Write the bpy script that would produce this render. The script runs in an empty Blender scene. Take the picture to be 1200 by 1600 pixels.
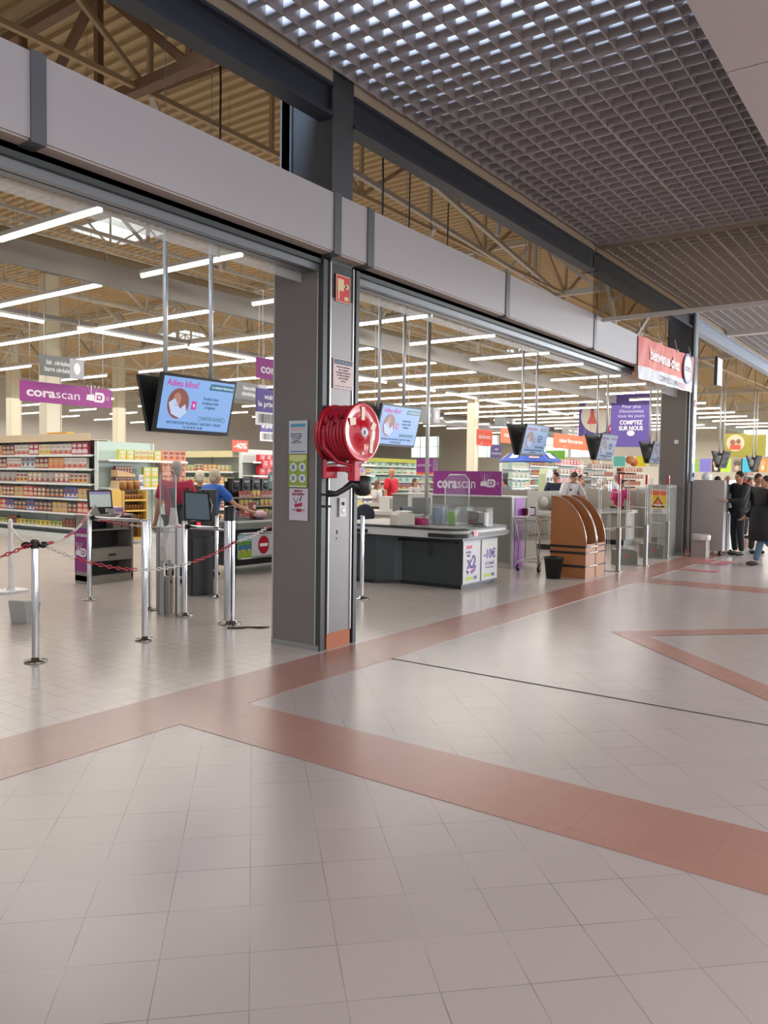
import bpy, bmesh, math, random
from mathutils import Vector, Matrix
random.seed(7)
sc = bpy.context.scene
COL = sc.collection
PI = math.pi

# ---------------------------------------------------------------- camera
YAW, PITCH, ROLL, FPX, CH = 0.62285758, -0.04558251, 0.01319337, 1243.17, 1.64
fw = Vector((math.cos(YAW)*math.cos(PITCH), math.sin(YAW)*math.cos(PITCH), math.sin(PITCH)))
r0 = Vector((math.sin(YAW), -math.cos(YAW), 0)); u0 = r0.cross(fw)
rt = r0*math.cos(ROLL) + u0*math.sin(ROLL); up = rt.cross(fw)
cd = bpy.data.cameras.new('camera'); cam = bpy.data.objects.new('camera', cd); COL.objects.link(cam)
cam.matrix_world = Matrix(((rt.x, up.x, -fw.x, 0), (rt.y, up.y, -fw.y, 0), (rt.z, up.z, -fw.z, CH), (0, 0, 0, 1)))
cd.sensor_fit = 'HORIZONTAL'; cd.sensor_width = 36; cd.lens = 36*FPX/1200; cd.clip_end = 300; cd.clip_start = .05
sc.camera = cam
# survey helpers: where a sight line of the photograph meets a plane of the place
def sight(x, y): return fw*FPX + rt*(x-600) - up*(y-800)
CC = Vector((0, 0, CH))
def at_z(x, y, z=0.): d = sight(x, y); return CC + d*((z-CH)/d.z)
def at_y(x, y, Y): d = sight(x, y); return CC + d*(Y/d.y)
def at_x(x, y, X): d = sight(x, y); return CC + d*(X/d.x)

# ---------------------------------------------------------------- light, exposure
sc.view_settings.view_transform = 'Standard'; sc.view_settings.look = 'None'
sc.view_settings.gamma = 1; sc.view_settings.use_curve_mapping = False
sc.view_settings.exposure = 0.3
w = bpy.data.worlds.new('world'); sc.world = w; w.use_nodes = True
w.node_tree.nodes['Background'].inputs[0].default_value = (.92, .93, 1, 1)
w.node_tree.nodes['Background'].inputs[1].default_value = .62
def area(name, loc, size, power, col, rot=(0, 0, 0)):
    l = bpy.data.lights.new(name, 'AREA'); l.shape = 'RECTANGLE'; l.size, l.size_y = size; l.energy = power; l.color = col
    o = bpy.data.objects.new(name, l); o.location = loc; o.rotation_euler = rot; COL.objects.link(o); return o
area('mall_skylight_behind', (2.5, -4.5, 6.2), (9, 6), 480, (.98, .97, 1))
area('mall_glazing_behind', (-7, .5, 4.6), (6, 3), 200, (.85, .9, 1), (PI/2, 0, -PI/2))
area('mall_side_fill', (6, -10, 3.6), (26, 4), 620, (.97, .97, 1), (PI/2, 0, 0))  # added fill to brighten fascia and pillars, not a known window
area('mall_entrance_glazing', (36, -8, 3.5), (12, 5), 4200, (.93, .96, 1), (PI/2, 0, .9))
area('mall_skylight_far', (19, -2.5, 6.6), (10, 6), 1300, (.95, .97, 1))
area('store_lamp_rows', (20, 14, 4.85), (30, 12), 1800, (1, .96, .9))
area('store_lamp_rows_deep', (30, 30, 4.85), (50, 16), 3200, (1, .94, .85))
area('store_lamp_rows_back', (18, 42, 4.9), (50, 9), 1800, (1, .97, .92))
area('store_lamp_rows_far', (54, 14, 4.9), (18, 34), 4200, (1, .96, .9))
area('skylight_over_lattice', (.2, 3.15, 7.0), (1.6, 3.0), 220, (.58, .74, 1), (0, -1.15, 0)).data.spread = 1.1
TUBE = 6.0
cy = sc.cycles
try:
    cy.max_bounces = 8; cy.diffuse_bounces = 3; cy.glossy_bounces = 4; cy.transmission_bounces = 4; cy.transparent_max_bounces = 12
    cy.sample_clamp_indirect = 4; cy.caustics_reflective = False; cy.caustics_refractive = False
except Exception: pass

# ---------------------------------------------------------------- materials
def lin(c):
    if isinstance(c, str): c = tuple(int(c[i:i+2], 16)/255 for i in (0, 2, 4))
    return tuple(v/12.92 if v <= .04045 else ((v+.055)/1.055)**2.4 for v in c) + (1,)
MATS = {}
def M(c, rough=.5, metal=0., emit=0., name=None, bump=0., bscale=60, var=0.):
    key = (c, rough, metal, emit, name, bump, bscale, var)
    if key in MATS: return MATS[key]
    m = bpy.data.materials.new(name or 'm_'+str(c)); m.use_nodes = True
    nt = m.node_tree; b = nt.nodes['Principled BSDF']
    b.inputs['Base Color'].default_value = lin(c); b.inputs['Roughness'].default_value = rough
    b.inputs['Metallic'].default_value = metal
    if emit:
        b.inputs['Emission Color'].default_value = lin(c); b.inputs['Emission Strength'].default_value = emit
    if bump or var:
        tc = nt.nodes.new('ShaderNodeTexCoord'); n = nt.nodes.new('ShaderNodeTexNoise')
        n.inputs['Scale'].default_value = bscale; n.inputs['Detail'].default_value = 4
        nt.links.new(tc.outputs['Object'], n.inputs['Vector'])
        if bump:
            bp = nt.nodes.new('ShaderNodeBump'); bp.inputs['Strength'].default_value = bump
            nt.links.new(n.outputs['Fac'], bp.inputs['Height']); nt.links.new(bp.outputs[0], b.inputs['Normal'])
        if var:
            mx = nt.nodes.new('ShaderNodeMix'); mx.data_type = 'RGBA'
            a = lin(c); mx.inputs[6].default_value = tuple(v*(1-var) for v in a[:3])+(1,); mx.inputs[7].default_value = tuple(min(1, v*(1+var)) for v in a[:3])+(1,)
            nt.links.new(n.outputs['Fac'], mx.inputs[0]); nt.links.new(mx.outputs[2], b.inputs['Base Color'])
    MATS[key] = m; return m
def glassy(name, tint=(1, 1, 1), fac=.12, rough=.02, haze=0.):
    key = ('g', name)
    if key in MATS: return MATS[key]
    m = bpy.data.materials.new(name); m.use_nodes = True; nt = m.node_tree
    for n in list(nt.nodes): nt.nodes.remove(n)
    o = nt.nodes.new('ShaderNodeOutputMaterial'); t = nt.nodes.new('ShaderNodeBsdfTransparent'); g = nt.nodes.new('ShaderNodeBsdfGlossy')
    t.inputs[0].default_value = tint+(1,); g.inputs['Roughness'].default_value = rough
    fr = nt.nodes.new('ShaderNodeLayerWeight'); fr.inputs[0].default_value = .5
    pw = nt.nodes.new('ShaderNodeMath'); pw.operation = 'POWER'; pw.inputs[1].default_value = 4; nt.links.new(fr.outputs['Facing'], pw.inputs[0])
    mu = nt.nodes.new('ShaderNodeMath'); mu.operation = 'MULTIPLY_ADD'; mu.inputs[1].default_value = .5; mu.inputs[2].default_value = .03+fac; nt.links.new(pw.outputs[0], mu.inputs[0])
    mx = nt.nodes.new('ShaderNodeMixShader'); nt.links.new(mu.outputs[0], mx.inputs[0]); nt.links.new(t.outputs[0], mx.inputs[1]); nt.links.new(g.outputs[0], mx.inputs[2])
    last = mx
    if haze:
        d = nt.nodes.new('ShaderNodeBsdfDiffuse'); d.inputs[0].default_value = (.85, .87, .85, 1)
        m2 = nt.nodes.new('ShaderNodeMixShader'); m2.inputs[0].default_value = haze
        nt.links.new(mx.outputs[0], m2.inputs[1]); nt.links.new(d.outputs[0], m2.inputs[2]); last = m2
    nt.links.new(last.outputs[0], o.inputs[0]); MATS[key] = m; return m

def tile_mat(name, base, line, pitch, ang, off, lw, rough, speck, speckcol=None, linestr=.7, tilevar=.04, lownoise=.05):
    m = bpy.data.materials.new(name); m.use_nodes = True; nt = m.node_tree; N = nt.nodes.new; L = nt.links.new
    b = nt.nodes['Principled BSDF']; b.inputs['Roughness'].default_value = rough
    tc = N('ShaderNodeTexCoord'); mp = N('ShaderNodeMapping'); mp.vector_type = 'TEXTURE'
    mp.inputs['Location'].default_value = (off[0], off[1], 0); mp.inputs['Rotation'].default_value = (0, 0, ang); mp.inputs['Scale'].default_value = (pitch, pitch, pitch)
    L(tc.outputs['Object'], mp.inputs[0]); sp = N('ShaderNodeSeparateXYZ'); L(mp.outputs[0], sp.inputs[0])
    def mth(op, a, bb=None, c=None):
        n = N('ShaderNodeMath'); n.operation = op
        for i, v in enumerate((a, bb, c)):
            if v is None: continue
            if isinstance(v, (int, float)): n.inputs[i].default_value = v
            else: L(v, n.inputs[i])
        return n.outputs[0]
    def edge(ch):
        f = mth('FRACT', ch); d = mth('ABSOLUTE', mth('SUBTRACT', f, .5)); return mth('GREATER_THAN', d, .5-lw/pitch/2)
    e = mth('MAXIMUM', edge(sp.outputs[0]), edge(sp.outputs[1]))
    nz = N('ShaderNodeTexNoise'); nz.inputs['Scale'].default_value = 2.3; nz.inputs['Detail'].default_value = 3; L(tc.outputs['Object'], nz.inputs['Vector'])
    mr = N('ShaderNodeMapRange'); mr.inputs[1].default_value = .35; mr.inputs[2].default_value = .65; mr.inputs[3].default_value = .15; mr.inputs[4].default_value = 1; L(nz.outputs['Fac'], mr.inputs[0])
    ef = mth('MULTIPLY', mth('MULTIPLY', e, mr.outputs[0]), linestr)
    wn = N('ShaderNodeTexWhiteNoise'); wn.noise_dimensions = '2D'
    cb = N('ShaderNodeCombineXYZ'); L(mth('FLOOR', sp.outputs[0]), cb.inputs[0]); L(mth('FLOOR', sp.outputs[1]), cb.inputs[1]); L(cb.outputs[0], wn.inputs['Vector'])
    n2 = N('ShaderNodeTexNoise'); n2.inputs['Scale'].default_value = 160; n2.inputs['Detail'].default_value = 5; L(tc.outputs['Object'], n2.inputs['Vector'])
    n3 = N('ShaderNodeTexNoise'); n3.inputs['Scale'].default_value = .6; n3.inputs['Detail'].default_value = 4; L(tc.outputs['Object'], n3.inputs['Vector'])
    v = mth('ADD', 1-tilevar/2-speck/2-lownoise/2, mth('ADD', mth('MULTIPLY', wn.outputs['Value'], tilevar), mth('ADD', mth('MULTIPLY', n2.outputs['Fac'], speck), mth('MULTIPLY', n3.outputs['Fac'], lownoise))))
    ml = N('ShaderNodeVectorMath'); ml.operation = 'SCALE'; ml.inputs[0].default_value = lin(base)[:3]; L(v, ml.inputs['Scale'])
    vo = N('ShaderNodeTexVoronoi'); vo.inputs['Scale'].default_value = 55; L(tc.outputs['Object'], vo.inputs['Vector'])
    dk = mth('MULTIPLY', mth('LESS_THAN', vo.outputs['Distance'], .13), .35 if speckcol else 0)
    m1 = N('ShaderNodeMix'); m1.data_type = 'RGBA'; L(dk, m1.inputs[0]); L(ml.outputs[0], m1.inputs[6]); m1.inputs[7].default_value = lin(speckcol or base)
    m2 = N('ShaderNodeMix'); m2.data_type = 'RGBA'; L(ef, m2.inputs[0]); L(m1.outputs[2], m2.inputs[6]); m2.inputs[7].default_value = lin(line)
    L(m2.outputs[2], b.inputs['Base Color'])
    rr = mth('ADD', rough-.04, mth('MULTIPLY', n3.outputs['Fac'], .1)); L(rr, b.inputs['Roughness'])
    bp = N('ShaderNodeBump'); bp.inputs['Strength'].default_value = .25; bp.inputs['Distance'].default_value = .002; L(mth('SUBTRACT', 1, ef), bp.inputs['Height']); L(bp.outputs[0], b.inputs['Normal'])
    return m

# ---------------------------------------------------------------- mesh builder
class B:
    def __init__(s): s.v = []; s.f = []; s.m = []; s.mats = []; s.sm = []
    def mi(s, m):
        if m not in s.mats: s.mats.append(m)
        return s.mats.index(m)
    def add(s, vs, fs, m, smooth=False):
        o = len(s.v); s.v += [tuple(v) for v in vs]; i = s.mi(m)
        for f in fs: s.f.append(tuple(a+o for a in f)); s.m.append(i); s.sm.append(smooth)
        return s
    def box(s, x0, x1, y0, y1, z0, z1, m, rz=0, piv=None, bev=0.):
        if bev > 0:
            e = min(bev, abs(x1-x0)/3, abs(y1-y0)/3)
            ring = [(x0+e, y0), (x1-e, y0), (x1, y0+e), (x1, y1-e), (x1-e, y1), (x0+e, y1), (x0, y1-e), (x0, y0+e)]
            vs = [(x, y, z) for z in (z0, z1) for x, y in ring]; n = 8
            fs = [(i, (i+1) % n, n+(i+1) % n, n+i) for i in range(n)] + [tuple(range(n-1, -1, -1)), tuple(range(n, 2*n))]
        else:
            vs = [(x, y, z) for z in (z0, z1) for x, y in ((x0, y0), (x1, y0), (x1, y1), (x0, y1))]
            fs = [(0, 3, 2, 1), (4, 5, 6, 7), (0, 1, 5, 4), (1, 2, 6, 5), (2, 3, 7, 6), (3, 0, 4, 7)]
        if rz:
            c, sn = math.cos(rz), math.sin(rz); px, py = piv or ((x0+x1)/2, (y0+y1)/2)
            vs = [(px+(x-px)*c-(y-py)*sn, py+(x-px)*sn+(y-py)*c, z) for x, y, z in vs]
        return s.add(vs, fs, m)
    def tube(s, pts, r, m, n=10, caps=True, closed=False):
        pts = [Vector(p) for p in pts]; rings = []; k = len(pts)
        rr = r if isinstance(r, (list, tuple)) else [r]*k
        for i, p in enumerate(pts):
            if closed: t = pts[(i+1) % k]-pts[i-1]
            else: t = pts[min(i+1, k-1)]-pts[max(i-1, 0)]
            t.normalize(); a = Vector((0, 0, 1)) if abs(t.z) < .9 else Vector((1, 0, 0))
            e1 = t.cross(a).normalized(); e2 = t.cross(e1)
            rings.append([p+(e1*math.cos(q*2*PI/n)+e2*math.sin(q*2*PI/n))*rr[i] for q in range(n)])
        vs = [v for R_ in rings for v in R_]; fs = []
        for i in range(k if closed else k-1):
            j = (i+1) % k
            for q in range(n): fs.append((i*n+q, i*n+(q+1) % n, j*n+(q+1) % n, j*n+q))
        s.add(vs, fs, m, True)
        if caps and not closed:
            o = len(s.v)-len(vs); i = s.mi(m)
            s.f += [tuple(o+q for q in range(n-1, -1, -1)), tuple(o+(k-1)*n+q for q in range(n))]; s.m += [i, i]; s.sm += [False, False]
        return s
    def bar(s, a, b, wd, m, h=None):
        a, b = Vector(a), Vector(b); t = (b-a).normalized(); q = Vector((0, 0, 1)) if abs(t.z) < .95 else Vector((0, 1, 0))
        e1 = t.cross(q).normalized()*wd/2; e2 = t.cross(e1).normalized()*(h or wd)/2
        vs = [p+x*e1+y*e2 for p in (a, b) for x, y in ((-1, -1), (1, -1), (1, 1), (-1, 1))]
        return s.add(vs, [(0, 3, 2, 1), (4, 5, 6, 7), (0, 1, 5, 4), (1, 2, 6, 5), (2, 3, 7, 6), (3, 0, 4, 7)], m)
    def lathe(s, prof, m, c=(0, 0, 0), n=24, axis='z'):
        vs = []
        for r_, z in prof:
            for q in range(n):
                a = q*2*PI/n; x, y = r_*math.cos(a), r_*math.sin(a)
                vs.append({'z': (c[0]+x, c[1]+y, c[2]+z), 'y': (c[0]+x, c[1]+z, c[2]+y), 'x': (c[0]+z, c[1]+x, c[2]+y)}[axis])
        fs = [(i*n+q, i*n+(q+1) % n, (i+1)*n+(q+1) % n, (i+1)*n+q) for i in range(len(prof)-1) for q in range(n)]
        return s.add(vs, fs, m, True)
    def ball(s, c, r, m, n=14, k=9):
        if not isinstance(r, (tuple, list)): r = (r, r, r)
        vs = []; fs = []
        for i in range(k+1):
            t = PI*i/k
            for q in range(n): a = 2*PI*q/n; vs.append((c[0]+r[0]*math.sin(t)*math.cos(a), c[1]+r[1]*math.sin(t)*math.sin(a), c[2]+r[2]*math.cos(t)))
        for i in range(k):
            for q in range(n): fs.append((i*n+q, (i+1)*n+q, (i+1)*n+(q+1) % n, i*n+(q+1) % n))
        return s.add(vs, fs, m, True)
    def prism(s, poly, z0, z1, m, axis='z'):
        n = len(poly)
        f = {'z': lambda a, b, c: (a, b, c), 'x': lambda a, b, c: (c, a, b), 'y': lambda a, b, c: (a, c, b)}[axis]
        vs = [f(a, b, z) for z in (z0, z1) for a, b in poly]
        return s.add(vs, [tuple(range(n-1, -1, -1)), tuple(range(n, 2*n))]+[(i, (i+1) % n, n+(i+1) % n, n+i) for i in range(n)], m)
    def obj(s, name, parent=None, loc=None, rz=0, kind=None, label=None, cat=None, group=None):
        me = bpy.data.meshes.new(name); me.from_pydata(s.v, [], s.f)
        for m in s.mats: me.materials.append(m)
        me.polygons.foreach_set('material_index', s.m); me.polygons.foreach_set('use_smooth', s.sm); me.update()
        bm = bmesh.new(); bm.from_mesh(me); bmesh.ops.recalc_face_normals(bm, faces=bm.faces); bm.to_mesh(me); bm.free()
        o = bpy.data.objects.new(name, me); COL.objects.link(o)
        if parent: o.parent = parent
        if loc is not None: o.location = loc
        if rz: o.rotation_euler = (0, 0, rz)
        return props(o, label, cat, group, kind)
def props(o, label=None, cat=None, group=None, kind=None):
    for k_, v_ in (('label', label), ('category', cat), ('group', group), ('kind', kind)):
        if v_: o[k_] = v_
    return o
def thing(name, loc, label, cat, group=None, rz=0, rot=None):
    o = bpy.data.objects.new(name, None); COL.objects.link(o); o.location = loc; o.rotation_euler = rot or (0, 0, rz); o.empty_display_size = .1
    return props(o, label, cat, group)
def dup(root, loc, rz=None, label=None, group=None):
    r = root.copy(); COL.objects.link(r); r.location = loc
    if rz is not None: r.rotation_euler = (0, 0, rz)
    if label: r['label'] = label
    if group: r['group'] = group
    for ch in root.children:
        c = ch.copy(); COL.objects.link(c); c.parent = r
        for g in ch.children:
            d = g.copy(); COL.objects.link(d); d.parent = c
    return r
# writing: mesh text standing in the local xz plane, facing -y
def text(s, size, m, parent, x=0, y=0, z=0, align='CENTER', width=None, bold=.0, name='lettering', ext=.001, rx=PI/2, rz=0, line=1., spc=1.):
    c = bpy.data.curves.new(name, 'FONT'); c.body = s; c.size = size; c.align_x = align; c.align_y = 'CENTER'; c.extrude = ext; c.offset = bold*size; c.resolution_u = 3; c.space_line = line; c.space_character = spc
    t = bpy.data.objects.new(name, c); COL.objects.link(t)
    dg = bpy.context.evaluated_depsgraph_get(); me = bpy.data.meshes.new_from_object(t.evaluated_get(dg))
    bpy.data.objects.remove(t); bpy.data.curves.remove(c)
    if not me.vertices: return None
    if width:
        xs = [v.co.x for v in me.vertices]; k = width/(max(xs)-min(xs))
        for v in me.vertices: v.co.x *= k
    me.materials.clear(); me.materials.append(m)
    o = bpy.data.objects.new(name, me); COL.objects.link(o); o.parent = parent; o.location = (x, y, z); o.rotation_euler = (rx, 0, rz); return o
FX = -PI/2     # turns a thing whose front faces -y so that it faces -x

def LIT(c, e):
    m = M(c, .3, emit=e, name='lit_'+c+'_%.3f' % e); m.node_tree.nodes['Principled BSDF'].inputs['Base Color'].default_value = (.01, .011, .014, 1); return m
# colours
ALU = M('b9b9b6', .35, .8); CHROME = M('b9b9b9', .12, 1.); GREYP = M('7a736f', .45, .15, var=.05, bscale=3); DARK = M('3b3c3d', .5)
BLACK = M('161616', .45); WHITE = M('e8e6e1', .45); CREAM = M('cfc8b4', .6); STEELG = M('9a9a97', .4, .5); FASC = M('a19c9d', .35)
PURPLE = M('8a2a7c', .5); RED = M('c4152c', .3); TERRA = 'b0705c'
SHELFW = M('cfd6d2', .4); BEIGE = M('c9b79a', .6); ORANGE = M('e0603a', .5); GREYS = M('5f6262', .5)
TUBEM = M('fff6e6', .5, emit=TUBE); CLEAR = glassy('clear_acrylic', (.97, .985, .985), .0, .04, .05); GLASS = glassy('glass', (.97, .98, .97), .03)

# ================================================================ SETTING
mallM = tile_mat('terrazzo', 'a69c9a', '574e4b', .3, PI/4, (-.007, 0), .004, .24, .10, '8b7f7c', .6)
storeM = tile_mat('store_tiles', 'bab0aa', '827c74', .155, 0, (.03, .0), .008, .22, .03, None, .75, .05)
bandM = tile_mat('terracotta', '9e766a', '7d5244', .305, 0, (.13, .19), .003, .26, .14, '8d5a4a', .5, .05)
def flat(name, poly, z, m, th=None):
    b = B(); b.prism(poly, z-(th or .001), z, m); return b.obj(name, kind='structure')
flat('floor', [(-12, -14), (90, -14), (90, 4.685), (-12, 4.685)], 0, mallM, .1)
flat('floor', [(-12, 4.685), (90, 4.685), (90, 50), (-12, 50)], 0, storeM, .1)
flat('floor_band', [(-12, 4.06), (60, 4.06), (60, 4.685), (-12, 4.685)], .0025, bandM, .003)
for x in (3.40, 12.62, 21.8): flat('floor_band', [(x, -12), (x+.61, -12), (x+.61, 4.06), (x, 4.06)], .0025, bandM, .003)
s_ = .2
def ring(cx, cy, R0, R1):
    b = B(); o = [(cx-R0, cy), (cx, cy-R0), (cx+R0, cy), (cx, cy+R0)]; i = [(cx-R1, cy), (cx, cy-R1), (cx+R1, cy), (cx, cy+R1)]
    b.add([(x, y, .0025) for x, y in o+i], [(k, (k+1) % 4, 4+(k+1) % 4, 4+k) for k in range(4)], bandM); b.obj('floor_band', kind='structure')
ring(8.32, .0, 2.96, 2.56); ring(17.5, .0, 2.96, 2.56)
b = B(); b.box(5.79, 5.8, -10, 4.06, .001, .004, M('3a3431', .8)); b.obj('floor_joint', kind='structure')

# far walls with clerestory windows
wallM = M('c2beb2', .7); OUTW = M('cfe8df', .5, emit=1.6)
b = B(); b.box(-12, 66, 48, 48.3, 0, 9, M('b9b6ae', .7)); b.obj('wall_back', kind='structure')
b = B(); b.box(66, 66.3, -14, 48.3, 0, 9, wallM); b.obj('wall_side', kind='structure')
for i, y0 in enumerate([-6.5, -3.1, .3, 3.7, 7.1, 10.5, 17.5, 20.9, 24.3, 27.7, 34.5, 41]):
    win = bpy.data.objects.new('window_%d' % (i+1), None); COL.objects.link(win); win.location = (65.98, y0, 3.5); win['kind'] = 'structure'
    b = B(); b.box(-.05, 0, 0, 3.1, 0, 2.0, OUTW); b.obj('pane', win)
    b = B(); fm = M('e4e6e2', .5)
    for z in (-.06, 1.0, 2.0): b.box(-.12, .0, 0, 3.1, z, z+.06, fm)
    for y in (0, 1.0, 2.0, 3.04): b.box(-.12, .0, y, y+.06, 0, 2.0, fm)
    b.obj('window_frame', win)

# roof deck of corrugated steel, open skylights
deckM = M('b39a70', .55, .1)
def deck(x0, x1, y0, y1, z=7.6):
    b = B(); p = .22; xs = []; x = x0
    while x < x1: xs += [(x, z), (x+.09, z), (x+.12, z-.045), (x+.19, z-.045)]; x += p
    xs.append((x, z)); vs = [(a, yy, c) for yy in (y0, y1) for a, c in xs]; n = len(xs)
    b.add(vs, [(i, i+1, n+i+1, n+i) for i in range(n-1)], deckM); b.obj('ceiling', kind='structure')
SKY = [(11.4, 12.9, 16.0, 17.7), (33.3, 34.8, 15.9, 17.4), (22, 23.5, 26, 27.7)]
rows_y = [-14, 15.9, 17.7, 26, 27.7, 48]
for a, c in zip(rows_y, rows_y[1:]):
    cuts = sorted((s[0], s[1]) for s in SKY if s[2] < c-.01 and s[3] > a+.01); x = -12
    for q0, q1 in cuts: deck(x, q0, a, c); x = q1
    deck(x, 66, a, c)
for q in SKY:
    b = B(); b.box(q[0], q[1], q[2], q[3], 8.1, 8.15, M('e8f2ff', .5, emit=3.)); 
    for (a, c, d, e) in ((q[0]-.03, q[0], q[2], q[3]), (q[1], q[1]+.03, q[2], q[3]), (q[0], q[1], q[2]-.03, q[2]), (q[0], q[1], q[3], q[3]+.03)): b.box(a, c, d, e, 7.5, 8.12, M('d8d8d0', .6))
    b.obj('ceiling_skylight', kind='structure')

# roof steelwork
brownM = M('7c5c43', .6); trM = M('b59a74', .6); trW = M('b9b2a2', .55)
def girder_y(x, y0, y1, m):
    b = B(); zb, zt = 6.0, 7.35
    for z in (zb, zt): b.box(x-.07, x+.07, y0, y1, z-.06, z+.06, m)
    n = int((y1-y0)/1.6)
    for i in range(n+1):
        y = y0+i*(y1-y0)/n; b.bar((x, y, zb), (x, y, zt), .08, m)
        if i < n:
            y2 = y0+(i+1)*(y1-y0)/n; b.bar((x, y if i % 2 else y2, zb), (x, y2 if i % 2 else y, zt), .09, m)
    b.obj('ceiling_beam', kind='structure')
def truss_x(y, x0, x1, m, zb=6.0, zt=7.35, st=2.0, t=.06):
    b = B()
    for z in (zb, zt): b.box(x0, x1, y-t/2, y+t/2, z-t/2, z+t/2, m)
    n = int((x1-x0)/st)
    for i in range(n):
        xa = x0+i*st; b.bar((xa, y, zb), (xa, y, zt), t*.9, m); b.bar((xa, y, zb if i % 2 else zt), (xa+st, y, zt if i % 2 else zb), t*.9, m)
    b.obj('ceiling_beam', kind='structure')
girder_y(5.85, 5.2, 46, brownM)
for x in (17.9, 30.1, 42.3, 54.5): girder_y(x, 5.2, 46, trW)
for y in (7.7, 12.9, 18.1, 23.3, 28.5, 36): truss_x(y, -8, 62, trM if y < 8 else trW)
for k_, (y, z) in enumerate(((15.5, 6.9), (26, 6.9))): truss_x(y, -8, 62, trW, z-.25, z+.45, 1.0, .035)
b = B()
for (p, q) in (((8.8, 7.18, 6), (18.6, 8.0, 6)), ((9.5, 6.4, 6), (18.6, 8.0, 6.05)), ((10.2, 6.6, 6), (10.2, 6.6, 6.6)), ((13, 6.9, 6), (13.1, 6.9, 6.6)), ((18.2, 7.4, 5.2), (17.4, 5.4, 6.2)), ((15.2, 5.4, 4.2), (14.3, 5.4, 5.7)), ((15.5, 5.3, 4.2), (17.2, 5.3, 5.4)), ((12, 7.6, 6), (17.9, 13, 6)), ((24, 7.6, 6), (30, 13, 6)), ((6, 7.7, 6), (12, 13, 6))):
    b.bar(p, q, .07, trW)
b.obj('ceiling_beam', kind='structure')
# columns in the store
for (px, Y, hw) in ((79, 22.3, .26), (186, 34., .26), (738, 17.2, .2), (935, 17.2, .2), (1100, 17.2, .2), (22, 34., .26)):
    p = at_y(px, 700, Y); b = B(); b.box(p.x-hw, p.x+hw, Y-.17, Y+.17, 0, 7.5, M('d3cdb9', .5))
    for q in (-hw, hw-.03): b.box(p.x+q, p.x+q+.03, Y-.19, Y-.17, 0, 7.5, M('c2bba6', .5))
    b.obj('pillar', kind='structure')

# store front pillars, clad in grey panels
def pillar(X, name):
    t = bpy.data.objects.new(name, None); COL.objects.link(t); t.location = (X, 4.76, 0); t['kind'] = 'structure'
    b = B(); b.box(.03, .52, .03, .56, 0, 3.6, DARK); b.obj('column_core', t)
    b = B(); b.box(0, .02, .05, .58, .05, 3.63, GREYP); b.obj('side_panel', t)
    b = B(); b.box(-.004, .024, .0, .6, 0, .05, STEELG); b.box(-.006, .02, .575, .595, .05, 3.63, ALU); b.box(-.006, .02, .035, .05, .05, 3.63, ALU); b.obj('edge_trim', t)
    b = B(); b.box(.12, .44, -.012, .01, .15, 3.28, M('827f7e', .4, .3, var=.04, bscale=3)); b.obj('front_panel', t)
    b = B(); b.box(.12, .44, -.012, .01, 3.28, 3.6, BLACK); b.obj('vent_panel', t)
    b = B(); b.box(.1, .45, -.014, .01, 0, .15, M('a4603f', .6, var=.1)); b.obj('plinth', t)
    b = B()
    for x in (.1, .44): b.box(x, x+.018, -.02, .01, .15, 3.6, ALU)
    b.box(.0, .06, -.02, .03, 0, 3.6, M('4a4b4c', .4, .5)); b.box(.49, .54, -.02, .56, 0, 3.6, M('4a4b4c', .4, .5)); b.obj('corner_trim', t)
    b = B(); b.box(.15, .42, .02, .5, 3.6, 5.42, M('46484b', .5)); b.box(.13, .44, .0, .02, 3.6, 5.35, M('404245', .5)); b.box(.13, .44, .5, .52, 3.6, 5.35, DARK); b.obj('column_head', t)
    return t
pillar(5.61, 'pillar'); pillar(17.85, 'pillar')
# fascia of the shop front
fas = bpy.data.objects.new('wall_front', None); COL.objects.link(fas); fas['kind'] = 'structure'; fas.location = (0, 4.62, 0)
fj = [(-6, -3.45), (-3.35, -.35), (-.25, 2.72), (2.82, 5.6), (5.7, 6.1), (6.2, 8.95), (9.05, 11.9), (12.0, 14.2)]
for a, c in fj:
    b = B(); b.box(a, c, 0, .12, 3.65, 4.165, FASC if a < 11 else M('d9dcdf', .12)); b.obj('fascia_panel', fas)  # end panel paler: bright reflection put into its colour
b = B()
for (a, c), (d, e) in zip(fj, fj[1:]): b.box(c, d, -.012, .14, 3.63, 4.175, M('5d5e61', .4, .4))
b.obj('joint_strip', fas)
b = B(); b.box(-6, 14.2, .02, .14, 3.64, 3.66, M('b5aaa2', .4)); b.obj('lower_lip', fas)
hm = M('83878a', .35, .7); hd = M('3c4140', .5, .3)
for a, c in ((-6, 5.6), (6.16, 14.25)):
    b = B(); b.box(a, c, 4.76, 4.80, 3.56, 3.66, hd); b.box(a, c, 4.80, 4.86, 3.50, 3.60, hm); b.box(a, c, 4.88, 4.96, 3.50, 3.62, hm); b.box(a, c, 4.85, 4.89, 3.53, 3.6, BLACK)
    b.box(a, c, 4.76, 4.96, 3.6, 3.66, hm); o = b.obj('shutter_housing')
    props(o, 'grey roller shutter housing under the fascia, ' + ('on the scanner gate side of the pillar' if a < 0 else 'on the checkout side of the pillar'), 'shutter')
for a, c, lb in ((-6, 5.6, 'over the scanner gate opening'), (6.16, 17.8, 'over the checkout opening')):
    b = B(); b.box(a, c, 5.0, 5.012, 3.42, 4.1, glassy('smoke_glass', (.93, .91, .88), .12, .05, .22))  # diffuse haze stands in for the reflection on the pane
    props(b.obj('smoke_curtain'), 'clear hanging smoke curtain '+lb, 'smoke curtain')
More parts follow.
